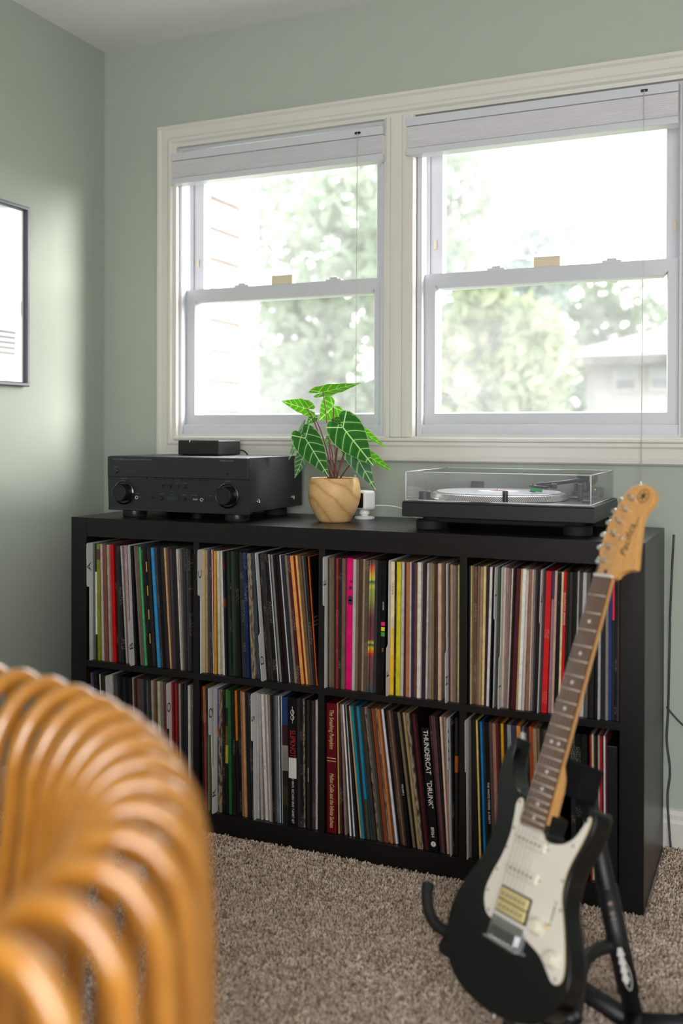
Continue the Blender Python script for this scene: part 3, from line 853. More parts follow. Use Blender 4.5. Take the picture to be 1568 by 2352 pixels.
  (695.5,698.4,6.0,'121214',''),
  (702.0,704.4,6.0,'3a3838','text:THE GRAY CHAPTER/d8d8d8'),
  (708.5,710.5,6.0,'161616',''),
  (715.0,716.5,7.6,'4a3c40','txt'),
  (723.2,724.1,6.0,'d9c9c4',''),
 ]),
 (0,2,[
  (754.8,756.8,25.7,'6e1024','mellon'),
  (780.5,785.7,2.6,'c8b878',''),
  (783.1,789.4,5.3,'5a3036','txt'),
  (788.4,801.5,6.0,'8a7a70','txt'),
  (794.4,815.2,4.8,'e8e4e6',''),
  (799.2,820.9,3.6,'3a343c',''),
  (802.8,825.1,3.6,'e0dcdc',''),
  (806.3,831.8,6.0,'2a2628',''),
  (812.3,842.9,4.7,'d8b080',''),
  (817.0,847.6,6.7,'1490a0',''),
  (824.2,854.3,6.7,'3a3430',''),
  (831.3,860.9,7.1,'1484a4','band:0-.3,4a4a3c;.3-1,1484a4'),
  (838.3,871.0,2.8,'2a5a64',''),
  (841.2,874.9,8.9,'4a4038',''),
  (850.1,886.1,6.5,'5c5046','photo2'),
  (857.1,892.6,5.4,'6a6258',''),
  (863.0,898.0,5.4,'4a4640',''),
  (868.8,903.5,4.7,'c85a28',''),
  (873.5,908.4,5.1,'8a5230',''),
  (878.6,913.8,5.3,'b08868','photo'),
  (883.9,919.5,5.8,'c8824a',''),
  (889.7,926.7,3.5,'7c5c40',''),
  (893.2,931.0,5.8,'e4dce2',''),
  (899.0,939.0,6.2,'1a1818',''),
  (905.9,945.2,5.2,'5a4030','txt'),
  (911.6,950.3,5.1,'8a6c58',''),
  (918.5,955.4,5.1,'4a3a34',''),
  (925.4,960.5,9.1,'151314','text:VOLUME 2/d8d8d8'),
  (934.5,975.2,6.9,'7c7058',''),
  (942.5,982.0,5.5,'1a1c18',''),
  (948.8,987.5,6.0,'a08a60',''),
  (956.1,993.5,7.4,'5c4a40','photo'),
  (965.1,1000.9,5.1,'1c1614',''),
  (971.4,1006.0,7.1,'5a2028',''),
  (978.6,1013.1,4.4,'2a1418',''),
  (992.0,1017.6,20.0,'141214','thunder'),
  (1012.0,1040.7,3.1,'4a3034','txt'),
  (1016.5,1043.8,4.6,'6a4a48',''),
  (1023.1,1048.4,4.1,'6a4a4e',''),
  (1029.7,1052.5,5.1,'2a2228',''),
  (1038.1,1057.6,5.0,'d8b8a4',''),
  (1047.3,1062.6,6.0,'b09a90',''),
  (1058.6,1068.6,1.6,'card:T:u',''),
  (1063.6,1070.2,4.3,'1a1618','txt'),
  (1073.4,1074.6,7.6,'2a2828','band:0-.6,1a1818;.6-.72,a05a28;.72-1,1c1a1a'),
 ]),
 (0,3,[
  (1106.1,1106.1,-1.9,'card:U:u',''),
  (1106.1,1109.2,5.4,'6a6a66',''),
  (1111.5,1118.4,10.9,'161616',''),
  (1122.5,1132.1,4.8,'d8c070','txt'),
  (1127.3,1137.2,6.0,'1a1a1a',''),
  (1133.3,1143.7,4.8,'1880c0',''),
  (1138.1,1148.5,4.8,'3a3c3c',''),
  (1143.0,1153.3,11.2,'121214','text:THE WHITE STRIPES  A PARTY/d8d8d0'),
  (1154.2,1164.5,7.3,'6a5048',''),
  (1162.1,1171.8,7.7,'b08478',''),
  (1170.4,1179.5,3.3,'8a2a2c',''),
  (1174.0,1182.8,6.6,'3a2428',''),
  (1181.1,1189.4,5.9,'e0a828','txt'),
  (1187.0,1195.3,7.1,'3a2c1c',''),
  (1194.1,1202.4,9.4,'9a9aa0',''),
  (1203.5,1211.8,12.9,'4a4a60',''),
  (1216.4,1224.7,9.3,'d89850',''),
  (1225.8,1234.0,8.1,'4a4c80','photo'),
  (1233.9,1242.1,10.4,'3a3038',''),
  (1244.3,1252.5,9.2,'b05c30',''),
  (1253.6,1261.7,7.8,'b89a78',''),
  (1261.6,1269.5,6.6,'8a745c',''),
  (1268.5,1276.2,7.7,'2a2420',''),
  (1276.5,1283.9,55.7,'5a4a40',''),
  (1334.2,1339.6,10.8,'333336','txt'),
  (1345.4,1350.4,12.9,'141416','txt'),
  (1358.7,1363.3,16.7,'1c1c1e','txt'),
  (1375.9,1379.9,3.6,'a81824',''),
  (1379.7,1383.5,4.2,'d8d0a8',''),
  (1384.1,1387.7,4.2,'3a3a34',''),
  (1388.5,1391.9,4.2,'2a2424',''),
  (1392.8,1396.1,4.2,'c8a8a0',''),
  (1397.2,1400.3,5.1,'b01828',''),
  (1402.7,1405.5,1.6,'1a1a1a',''),
  (1404.4,1407.1,4.1,'e8e4e0',''),
  (1408.8,1411.2,2.8,'7a3a40',''),
  (1411.8,1414.0,22.5,'222426','bigbox'),
 ]),
]

CARD_LAB = {}
ROWN = ('lower', 'upper'); COLN = ('first', 'second', 'third', 'fourth')
for row, col, rows in RECORDS:
    zb = O_ + (CB+DV)*row; cnt = 0; xl = O_ + col*(CB+DV)
    for i, (xt, xb, th, c, ex) in enumerate(rows):
        xt /= 1000; xb /= 1000; th /= 1000
        if c.startswith('card'):
            _, L, pos = c.split(':')
            nx = rows[i+1]; cxt, cxb = nx[0]/1000-.0016, nx[1]/1000-.0016
            ang = math.atan2(cxb-cxt, .315)
            o = thing('divider_card', {'M': 'pale grey index card with blank rounded tab, lower row, first compartment', 'K': 'white index card left of the wide red record, upper row, fourth compartment', 'T': 'white index card with dark zigzag marks, lower row, third compartment', 'U': 'grey blank index card at the left end of the lower row, fourth compartment'}.get(L, 'white index card with letter %s on its tab, between records, %s row' % (L, ROWN[row])), 'card', (cxb, .0, zb), (0, -ang, 0), 'alphabet divider cards')
            h = .318; y0, yt, yb_ = .0015, -.0095, .30
            if pos == 'u': pts = [(y0, 0), (yb_, 0), (yb_, h), (yt+.004, h), (yt, h-.004), (yt, h*.64), (yt+.003, h*.63), (y0-.002, h*.63), (y0, h*.62)]
            else: pts = [(yt+.004, 0), (yb_, 0), (yb_, h), (y0+.004, h), (y0, h-.004), (y0, h*.38), (y0-.003, h*.37), (yt+.002, h*.36), (yt, h*.35), (yt, .004)]
            n = len(pts); V = [(0, y, z) for y, z in pts] + [(.0012, y, z) for y, z in pts]
            mesh('card', V, [tuple(range(n)), tuple(range(n, 2*n))[::-1]] + [(k, n+k, n+(k+1) % n, (k+1) % n) for k in range(n)], M_CARD, o)
            zl = h*(.80 if pos == 'u' else .16)
            # letter lies on its side, its top towards the room
            if L == 'T':
                for q in (.70, .76, .83, .90): mesh('printed_mark', [(.0014, yt+.002, h*q), (.0014, yt+.011, h*q+.006), (.0014, yt+.011, h*q-.004)], [(0, 1, 2)], M_INK, o)
            elif L not in 'MU': text(L, .025, basis((.00135, yt+.0100, zl), (0, 0, 1), (0, -1, 0)), M_INK, o, 0, .00005, 'CENTER', 1.35)
            continue
        cnt += 1
        special = ex.split(' ')[0]
        if special not in ('mellon', 'slip', 'thunder', 'bigbox', 'squares', 'blobs') and not special.startswith('band'): th = min(th, .0125)
        th = max(th*.965, .0016)
        h = .3145 + random.uniform(-.0012, .0012); d = .313; y = .012 + random.uniform(-.002, .005)
        if special == 'thunder': h = .285; y = .010
        if special == 'bigbox': h = .296; y = .014
        ang = math.atan2(xb-xt, .315)
        me = sleeve_mesh('record', th, h, d)
        cw = colour_word(c)
        desc = {'mellon': 'thick maroon boxed set with gold lettering', 'slip': 'thick black boxed set with red lettering', 'thunder': 'short black boxed set with white serif lettering', 'bigbox': 'wide black plain record box',
                'squares': 'black record with pink, yellow and green squares', 'blobs': 'wide hot pink record with dark spots'}.get(special)
        if not desc:
            tone = 'rainbow-striped' if special.startswith('rainbow') else cw
            desc = '%s%s record sleeve' % ('thin ' if th < .0045 else 'thick ' if th > .0105 else '', tone)
        o = bpy.data.objects.new('boxed_record_set' if special in ('mellon', 'slip', 'thunder', 'bigbox') else 'record_sleeve', me); link(o)
        tag(o, '%s, %s from left, %s row, %s compartment' % (desc.replace(' with white serif', ' with white').replace('pink, yellow and green', 'three coloured'), ordinal(cnt), ROWN[row], COLN[col]), 'record', 'vinyl records on the shelves')
        o.location = (xb, y, zb+.0002); o.rotation_euler = (0, -ang, 0)
        o.color = (*[1.05*x**1.18 for x in lin(c)], 1)
        mode = special if special in SLM and special != 'dash' else 'plain'
        if special.startswith('band:'):
            st = []
            for b in special[5:].split(';'):
                a, hx = b.split(','); st.append((float(a.split('-')[0]), hx))
            me.materials.append(band_mat(st))
        elif special == 'rainbow': me.materials.append(band_mat(RAIN, 'EASE'))
        elif special == 'rainbow2': me.materials.append(band_mat(RAIN2, 'EASE'))
        else: me.materials.append(SLM[mode])
        if 'text:' in ex:
            body, inkc = ex.split('text:')[1].split('/')
            if body == 'o': spine_text("e's fa<ardy", th*.62, h*.80, M_INK, o, th/2, sx=1.15, shear=.2)
            elif body == 'KILLSWITCH ENGAGE': spine_text(body, th*.80, h*.74, M_WINK, o, th/2, space=1.15, sx=1.35)
            else: spine_text(body, th*.62, h*.42, M_INK if inkc.startswith('3') else M_WINK, o, th/2, sx=1.05)
        if special == 'mellon':
            spine_text('The Smashing Pumpkins', .0155, h*.80, M_GOLDINK, o, th*.52, shear=.12, sx=.64)
            spine_text('Mellon Collie and the Infinite Sadness', .0155, h*.25, M_GOLDINK, o, th*.52, shear=.12, sx=.56)
            for dz in (0, .007): box('gold_rule', 0.0003, th-.0003, -.0004, .0002, h*.575-dz, h*.575-dz+.0016, M_GOLDINK, o)
        elif special == 'slip':
            spine_text('SLIPKNOT', .0205, h*.64, M_REDINK, o, th*.5, sx=.72)
            box('sticker', .0012, th-.0012, -.0005, .0002, h*.37, h*.53, M_CARD, o)
            spine_text('CD VINYL RECORD AND T-SHIRT SET', .0085, h*.205, M_WINK, o, th*.5, shear=.1, sx=.82)
            for k in (-1, 1): tube('emblem', [(th/2 + .0042*math.cos(a), -.0003, h*.865 + k*.0065 + .006*math.sin(a)) for a in [j*math.pi/7 for j in range(14)]], .0008, M_WINK, o, 5, True)
            tube('emblem', [(th/2, -.0003, h*.865+.021), (th/2+.002, -.0003, h*.865), (th/2, -.0003, h*.865-.021)], .0006, M_WINK, o, 5)
        elif special == 'thunder':
            spine_text('THUNDERCAT', .0165, h*.80, M_WINK, o, th*.52, sx=.93)
            spine_text('"DRUNK"', .0165, h*.46, M_WINK, o, th*.52, sx=.93)
            spine_text('BF064', .0105, h*.155, M_WINK, o, th*.5, sx=.9)
            cyl('emblem', (th/2, -.0006, h*.06), (th/2, .0002, h*.06), .006, M_WINK, o, 20); tube('emblem_mark', [(th/2+.001, -.0008, h*.06+.003), (th/2-.001, -.0008, h*.06-.003)], .0006, M_INK, o, 5)
        elif special == 'squares':
            for k, hx in enumerate(('e0157a', 'd8c820', '3a9a48')): box('printed_square', .001, th-.001, -.0004, .0002, h*.51-k*.0125, h*.51-k*.0125+.0095, mat('square_ink_'+hx, hx, .5), o)
            spine_text('carrleide', th*.5, h*.66, M_WINK, o, th/2, shear=.2)
            spine_text('EMI', th*.5, h*.33, mat('orange_ink', 'd88a2c', .5), o, th/2)
        elif special == 'blobs':
            for (bx, bz, br) in ((.72, .825, .0035), (.62, .775, .0045), (.72, .695, .011), (.60, .665, .009)):
                cx_ = min(bx*th, th-br-.0003) if br < .008 else th*.58
                lathe('printed_spot', [(0, 0), (min(br, th*.4), 0), (min(br, th*.4), .0003), (0, .0003)], mat('plum_ink', '5a1040', .5), o, 18, M=basis((cx_, 0, h*bz), (1, 0, 0), (0, 0, 1)))
        elif special == 'bigbox':
            tube('box_edge', [(.001, -.0002, h-.001), (th-.001, -.0002, h-.001)], .0005, mat('worn_grey_edge', '5a5a5c', .7), o, 5)
        elif special == 'dash':
            for zz in (.19, .39, .59, .79): box('printed_dash', th*.28, th*.62, -.0004, .0002, h*zz, h*zz+.026, mat('yellow_ink', 'd8a83c', .5), o)
        # some sleeves sit in a clear plastic outer that stands a little proud
        if special in ('', 'txt', 'photo') and random.random() < .42 and th > .003:
            hh = h + random.uniform(.004, .010); e = .0002
            V = [(-e, -.0010, 0), (th+e, -.0010, 0), (th+e, .30, 0), (-e, .30, 0), (-e+.0002, -.0004, hh), (th+e, .0, hh), (th+e, .30, hh), (-e, .30, hh)]
            mesh('outer_film', V, [(0, 1, 5, 4), (1, 2, 6, 5), (3, 0, 4, 7)], M_FILM, o)

# ------------------------------------------------------------------ AV receiver
TOPZ = UH
def receiver():
    x0, x1, y0, y1, z0, z1 = .082, .517, .055, .378, .811, .9545
    r = thing('av_receiver', 'black AV receiver with two large round knobs on the shelving unit', 'receiver', ((x0+x1)/2, (y0+y1)/2, TOPZ))
    I = Matrix.Translation((-(x0+x1)/2, -(y0+y1)/2, -TOPZ))
    def P(o): o.parent = r; o.matrix_parent_inverse = I; return o
    M_BODY = mat('charcoal_metal_case', '26272b', .45, var=.12, vscale=120, bump=.12, bscale=1500)
    M_FACE = mat('slate_black_fascia', '1f2226', .38, var=.12, vscale=200, bump=.08, bscale=1800)
    W_, H2 = x1-x0, z1-z0
    fx = lambda f: x0 + f*W_
    fz = lambda f: z1 - f*H2
    P(box('case', x0+.001, x1-.0005, y0+.006, y1, z0+.002, z1, M_BODY, None, .002))
    zl = fz(.395)
    P(box('upper_fascia', x0, x1, y0-.004, y0+.008, zl, z1-.001, M_FACE, None, .0025))
    # lower fascia leans back slightly
    sec = [(y0, zl), (y0+.008, zl), (y0+.008, z0), (y0+.004, z0)]
    bm = bmesh.new(); A = [bm.verts.new((x0-.001, y, z)) for y, z in sec]; B = [bm.verts.new((x1+.001, y, z)) for y, z in sec]
    for i in range(4): bm.faces.new((A[i], A[(i+1) % 4], B[(i+1) % 4], B[i]))
    bm.faces.new(A); bm.faces.new(B[::-1]); P(bm_obj('lower_fascia', bm, M_FACE))
    P(box('chin_strip', x0-.001, x1+.001, y0+.002, y0+.02, z0-.004, z0+.002, M_BLKGLOSS, None, .001))
    # strip of slim keys under the lip
    for i in range(8):
        a = .235 + i*.0628
        P(box('slim_key', fx(a), fx(a+.059), y0-.003, y0+.004, zl-.0045, zl-.0005, M_BLKGLOSS, None, .0006))
    M_KNOB = mat('knob_black', '17181a', .3, var=.1)
    M_KFACE = mat('spun_knob_face', '35373b', .28, .8)
    for f in (.118, .858):
        c = (fx(f), y0, fz(.69))
        k = P(lathe('knob_ring', [(.033, 0), (.033, .002), (.030, .004), (.028, .002)], M_BLKGLOSS, None, 40, M=basis(c, (1, 0, 0), (0, 0, 1))))
        kn = P(lathe('volume_knob', [(.024, 0), (.0235, .016), (.0225, .024), (.021, .0255), (.0195, .0245), (0, .0245)], M_KNOB, None, 48, M=basis((c[0], y0, c[2]), (1, 0, 0), (0, 0, 1))))
        lathe('knob_face', [(.0195, .0246), (.019, .0252), (.002, .0249), (0, .0249)], M_KFACE, kn, 48, M=basis((c[0], y0, c[2]), (1, 0, 0), (0, 0, 1)))
        text('SELECTOR' if f < .5 else 'VOLUME', .0042, basis((c[0], y0-.0004, fz(.69)+.0375), (1, 0, 0), (0, 0, 1)), M_GREYINK, kn)
    def btn(name, f, g, rad, ln=.004, m=M_BLKGLOSS):
        return P(lathe(name, [(rad, 0), (rad, ln*.8), (rad*.85, ln), (0, ln)], m, None, 20, M=basis((fx(f), y0-.0035 if g < .395 else y0, fz(g)), (1, 0, 0), (0, 0, 1))))
    btn('power_button', .065, .28, .0068); btn('indicator_button', .862, .29, .003)
    for i, f in enumerate((.402, .456, .51, .565)):
        b = btn('scene_button', f, .545, .0048); text(('BD', 'TV', 'NET', 'RADIO')[i], .0036, basis((fx(f), y0-.0006, fz(.485)), (1, 0, 0), (0, 0, 1)), M_GREYINK, b)
    for f, rr in ((.33, .0028), (.395, .0042), (.560, .0044)): btn('small_button', f, .775, rr)
    def jack(f, rr):
        j = P(lathe('jack_ring', [(rr*.55, .003), (rr*.6, .0045), (rr, .0045), (rr*1.1, 0)], M_CHROME, None, 24, M=basis((fx(f), y0+.001, fz(.775)), (1, 0, 0), (0, 0, 1))))
        lathe('jack_hole', [(rr*.56, .001), (rr*.5, .003), (0, .003)], M_BLK, j, 20, M=basis((fx(f), y0+.001, fz(.775)), (1, 0, 0), (0, 0, 1)))
    def pill(name, f0, f1, hh, m, g=.775):
        zc = fz(g); hw = (fx(f1)-fx(f0))/2; xc = (fx(f0)+fx(f1))/2; ol = []
        for k in range(24):
            a = 2*math.pi*k/24; ol.append((xc + math.copysign(hw-hh, math.cos(a)) + hh*math.cos(a), zc + hh*math.sin(a)))
        return P(bm_obj(name, prism_bm(ol, y0-.0012, y0+.004), m))
    pill('remote_window', .437, .518, .0062, mat('smoked_green_lens', '243028', .12))
    pill('socket_recess', .602, .706, .0068, M_BLKGLOSS)
    P(box('hdmi_socket', fx(.622), fx(.655), y0-.002, y0+.002, fz(.775)-.0025, fz(.775)+.0025, M_STEEL, None, .0004))
    jack(.218, .0048); jack(.684, .0048)
    P(box('usb_socket', fx(.722), fx(.755), y0-.0012, y0+.003, fz(.775)-.003, fz(.775)+.003, M_BLKGLOSS, None, .0004))
    t0 = basis((fx(.028), y0-.0044, fz(.065)), (1, 0, 0), (0, 0, 1))
    P(text('YAMAHA', .0080, basis((fx(.036), y0-.0044, fz(.060)), (1, 0, 0), (0, 0, 1)), M_GREYINK, None, align='LEFT', sx=1.05))
    P(text('NATURAL SOUND AV RECEIVER  RX-A710', .0052, basis((fx(.105), y0-.0044, fz(.062)), (1, 0, 0), (0, 0, 1)), M_GREYINK, None, align='LEFT'))
    P(text('AVENTAGE', .0068, basis((fx(.855), y0-.0044, fz(.06)), (1, 0, 0), (0, 0, 1)), M_GREYINK, None, sx=1.2))
    P(text('POWER', .0036, basis((fx(.065), y0-.0044, fz(.21)), (1, 0, 0), (0, 0, 1)), M_GREYINK, None))
    P(text('Cinema DSP', .0060, basis((fx(.165), y0-.0044, fz(.30)), (1, 0, 0), (0, 0, 1)), mat('faint_ink', '3a3d42', .5), None, shear=.2))
    for f, t_ in ((.218, 'PHONES'), (.395, 'YPAO MIC'), (.475, 'INFO'), (.56, 'MEMORY'), (.63, 'VIDEO AUX'), (.74, 'USB')):
        P(text(t_, .0034, basis((fx(f), y0-.0005, fz(.70)), (1, 0, 0), (0, 0, 1)), M_GREYINK, None))
    # feet
    for xx in (x0+.06, x1-.055):
        for yy in (y0+.04, y1-.06):
            f = P(lathe('foot', [(.031, 0), (.033, .003), (.033, .017), (.028, .0225)], M_RUB, None, 28, (xx, yy, TOPZ+.0003)))
            if yy < .2: lathe('foot_trim', [(.0334, .006), (.0337, .008), (.0337, .015), (.0334, .017)], mat('dark_chrome', '2c2c30', .3, .6), f, 28, (xx, yy, TOPZ+.0003))
    P(lathe('middle_foot', [(.012, 0), (.013, .003), (.013, .023)], M_RUB, None, 20, ((x0+x1)/2+.03, y0+.06, TOPZ+.0003)))
    for yy, zz in ((y0+.055, z0+.028), (y1-.06, z0+.028)):
        P(lathe('side_screw', [(.0075, 0), (.0072, .002), (.003, .003), (.0025, .0015), (0, .0015)], M_CHROME, None, 20, M=basis((x1-.0006, yy, zz), (0, 1, 0), (0, 0, 1))))
    for i in range(9):   # top ventilation slots
        P(box('vent_slot', x0+.06+i*.036, x0+.088+i*.036, y0+.10, y0+.26, z1-.0004, z1+.0004, M_BLK))
    return r
receiver()
def streamer():
    t = thing('streaming_box', 'small square black streaming box on top of the AV receiver', 'media box', (.278, .27, .955))
    bm = bmesh.new(); add_box(bm, -.066, .066, -.066, .060, .0015, .0415, .003, 3)
    bm_obj('case', bm, mat('matte_black_case', '141416', .5, var=.1, bump=.06, bscale=900), t, angle=40)
    box('top_inlay', -.063, .063, -.063, .057, .0413, .0422, M_BLKGLOSS, t, .0004)
    box('status_light', -.0285, -.0265, -.0666, -.0640, .0365, .0422, mat('pale_light_pipe', 'e8e8ea', .3), t)
    box('rubber_base', -.058, .058, -.058, .052, 0.0003, .002, M_RUB, t)
    tube('power_cable', spline([(.0, .058, .012), (.03, .075, .010), (.06, .083, .012), (.075, .092, -.004), (.085, .1115, -.03)], 6), .0022, M_RUB, t, 8)
streamer()

# ------------------------------------------------------------------ potted plant
def px(u, v, y):
    """point of a sight line on the depth plane y (used once, to lay out the leaves in real space)"""
    d = FW + RT*((u-784+91.555)/2350.417) - UP*((v-1176+166.748)/2350.417); k = (y-CAM.y)/d.y
    return CAM + d*k
PX, PY = .7005, .182
def plant():
    p = thing('potted_plant', 'green veined arrow-leaf plant in a round wooden pot on the shelving unit', 'plant', (PX, PY, TOPZ))
    s = NT('turned_pale_wood'); v = s.coord(scale=(1, 1, 1.6), rot=(.5, .25, 0), loc=(.12, .0, .02))
    w = s.n('ShaderNodeTexWave', wave_type='RINGS', rings_direction='Y'); s.l(v, w.inputs['Vector']); w.inputs['Scale'].default_value = 7.; w.inputs['Distortion'].default_value = 3.5; w.inputs['Detail'].default_value = 3; w.inputs['Detail Scale'].default_value = 1.5
    f2 = s.noise(s.coord(scale=(1, 1, 5)), 90, 3)
    col = s.ramp(w.outputs['Fac'], [(0, lin('b5854c')), (.05, lin('cc9c60')), (.35, lin('d8ad74')), (1, lin('dcb47c'))])
    s.l(s.mix(.25, col, s.ramp(f2, [(.3, lin('c09058')), (.7, lin('e6c492'))])), s.b.inputs['Base Color']); s.set(Roughness=.42, Specular_IOR_Level=.4)
    prof = [(.034, 0), (.040, .001), (.0445, .008), (.055, .026), (.0635, .046), (.0678, .066), (.0680, .082), (.0655, .100), (.0618, .112), (.0600, .1142), (.0575, .113), (.0570, .105), (.0575, .096), (0, .096)]
    pot = lathe('pot', prof, s.m, p, 56, angle=50)
    lathe('soil', [(0, .0985), (.03, .100), (.0572, .0965)], mat('dark_soil', '4a2e28', .9, var=.3, vscale=200, bump=.6, bscale=250), p, 32)
    def leafm(name, dark, lite, back):
        s = NT(name); uvn = s.n('ShaderNodeUVMap'); uvn.uv_map = 'UVMap'; uv = uvn.outputs[0]; sp = s.n('ShaderNodeSeparateXYZ'); s.l(uv, sp.inputs[0])
        a, b = sp.outputs[0], sp.outputs[1]
        def ma(op, x, y=None):
            n = s.n('ShaderNodeMath', operation=op)
            for i, q in enumerate((x, y)):
                if q is None: continue
                if isinstance(q, (int, float)): n.inputs[i].default_value = q
                else: s.l(q, n.inputs[i])
            return n.outputs[0]
        ab = ma('ABSOLUTE', b)
        mid = ma('MULTIPLY', ma('LESS_THAN', ab, .035), ma('GREATER_THAN', a, -.02))
        # side veins sweep from the midrib towards the margin and forwards
        ph = ma('FRACT', ma('MULTIPLY', ma('SUBTRACT', a, ma('MULTIPLY', ma('POWER', ab, 1.35), .30)), 4.3))
        dist = ma('ABSOLUTE', ma('SUBTRACT', ph, .5))
        vein = ma('LESS_THAN', dist, .045); halo = ma('SUBTRACT', 1., ma('MULTIPLY', dist, 4.0))
        lobe = ma('LESS_THAN', ma('ABSOLUTE', ma('ADD', a, ma('MULTIPLY', ab, .34))), .016)
        um = s.n('ShaderNodeUVMap'); um.uv_map = 'margin'; se = s.n('ShaderNodeSeparateXYZ'); s.l(um.outputs[0], se.inputs[0]); edge = ma('MULTIPLY', ma('GREATER_THAN', se.outputs[0], .955), .6)
        allv = ma('MAXIMUM', ma('MAXIMUM', mid, ma('MULTIPLY', vein, ma('MULTIPLY', ma('GREATER_THAN', a, -.12), .75))), lobe); allv = ma('MAXIMUM', allv, edge)
        n1 = s.noise(s.coord(), 60, 3)
        blade = s.mix(n1, lin(dark), lin(lite))
        hal = s.n('ShaderNodeClamp'); s.l(ma('MULTIPLY', halo, .30), hal.inputs[0])
        blade = s.mix(hal.outputs[0], blade, lin(back))
        col = s.mix(allv, blade, lin('b4d89a'))
        t = s.n('ShaderNodeBsdfTranslucent'); s.l(s.mix(1., col, (1., 1.05, .5), 'MULTIPLY'), t.inputs[0]); s.l(col, s.b.inputs['Base Color']); s.set(Roughness=.38, Specular_IOR_Level=.4)
        m = s.n('ShaderNodeMixShader'); m.inputs[0].default_value = .32; s.l(s.b.outputs[0], m.inputs[1]); s.l(t.outputs[0], m.inputs[2]); s.l(m.outputs[0], s.out.inputs[0]); return s.m
    ML = [leafm('leaf_deep_green', '154a1e', '2f7426', '58a84a'), leafm('leaf_bright_green', '3f8a1e', '5fa82c', '90c850'), leafm('leaf_grey_green', '31564a', '4a7a5c', '8fb89c')]
    M_STEM = mat('wine_red_stem', '6a3a34', .4, var=.25, vscale=60)
    RIM = [(1, 0), (.93, .09), (.84, .21), (.72, .38), (.58, .57), (.42, .77), (.25, .92), (.08, 1.), (-.08, .97), (-.20, .84), (-.28, .66), (-.31, .46), (-.28, .28), (-.17, .11), (-.02, .0)]
    MIDA = [1, .93, .85, .75, .64, .52, .40, .28, .17, .08, .02, 0, 0, 0, -.0]
    def leaf(A, T, wd, ya, yt, tilt, kind, cup=.12, droop=.10):
        c = 5.2267
        a3 = px(620+A[0]/c, 850+A[1]/c, PY+ya); t3 = px(620+T[0]/c, 850+T[1]/c, PY+yt)
        ax = t3-a3; L = ax.length; ax.normalize()
        view = (CAM - (a3+t3)/2).normalized(); side = ax.cross(view).normalized()
        side = (Matrix.Rotation(math.radians(tilt), 3, ax) @ side); nrm = side.cross(ax).normalized()
        if nrm.z < 0 and abs(tilt) < 1: pass
        hw = wd/c/2350.*2.66/2
        V = []; UVs = []; ED = []; F = []; K = 5; base = Vector((PX, PY, TOPZ))
        for sgn in (1, -1):
            o = len(V)
            for (ra, rb), ma_ in zip(RIM, MIDA):
                for j in range(K):
                    f = j/(K-1); a = ma_ + (ra-ma_)*f; b = rb*f
                    h = -cup*hw*b*b*1.6 + .05*hw*math.sin(a*17)*b*b - droop*L*max(a, 0)**2 * .6
                    V.append(a3 + ax*(a*L) + side*(sgn*b*hw) + nrm*h - base); UVs.append((a, sgn*b)); ED.append((f, 0))
            R_ = len(RIM)
            for i in range(R_-1):
                for j in range(K-1):
                    q = (o+i*K+j, o+(i+1)*K+j, o+(i+1)*K+j+1, o+i*K+j+1)
                    F.append(q if sgn > 0 else q[::-1])
        lf = mesh('leaf', V, F, ML[kind], p, True)
        uvl = lf.data.uv_layers.new(name='UVMap')
        for li, lp in enumerate(lf.data.loops): uvl.data[li].uv = UVs[lp.vertex_index]
        uv2 = lf.data.uv_layers.new(name='margin')
        for li, lp in enumerate(lf.data.loops): uv2.data[li].uv = ED[lp.vertex_index]
        # petiole from the crown of the plant to the leaf base
        s0 = Vector((random.uniform(-.008, .008), random.uniform(-.008, .008), .097)); e = a3-base
        mid1 = s0.lerp(e, .35) + Vector((0, 0, .022)) ; mid2 = s0.lerp(e, .72) + Vector((0, 0, .020))
        tube('stem', spline([s0, mid1, mid2, e], 5), [.0024-.00008*k for k in range(16)], M_STEM, p, 8)
    leaf((635, 265), (1100, 155), 330, .00, .01, 64, 1, .05, .02)
    leaf((445, 465), (130, 375), 300, .01, .0, -50, 1, .05, .02)
    leaf((755, 445), (585, 605), 330, .03, .045, 6, 1, .05, .05)
    leaf((875, 690), (1230, 1140), 430, -.03, -.055, 4, 0)
    leaf((425, 820), (700, 1272), 345, -.04, -.065, 0, 0)
    leaf((965, 905), (1258, 1440), 300, .0, -.015, 14, 2)
    leaf((385, 720), (205, 1075), 190, .01, .01, 52, 2)
    leaf((400, 1035), (305, 1305), 230, -.03, -.035, -50, 2)
    leaf((1105, 735), (1385, 938), 200, .03, .03, 62, 1)
    leaf((1215, 1055), (1468, 1226), 220, .0, .0, 60, 1)
    leaf((525, 560), (432, 650), 130, .045, .05, 20, 0)
    leaf((850, 590), (720, 585), 170, .03, .04, 40, 0)
    leaf((700, 830), (640, 905), 110, .05, .055, 30, 2)
    leaf((820, 860), (780, 840), 90, .055, .06, 30, 0)
    return p
plant()

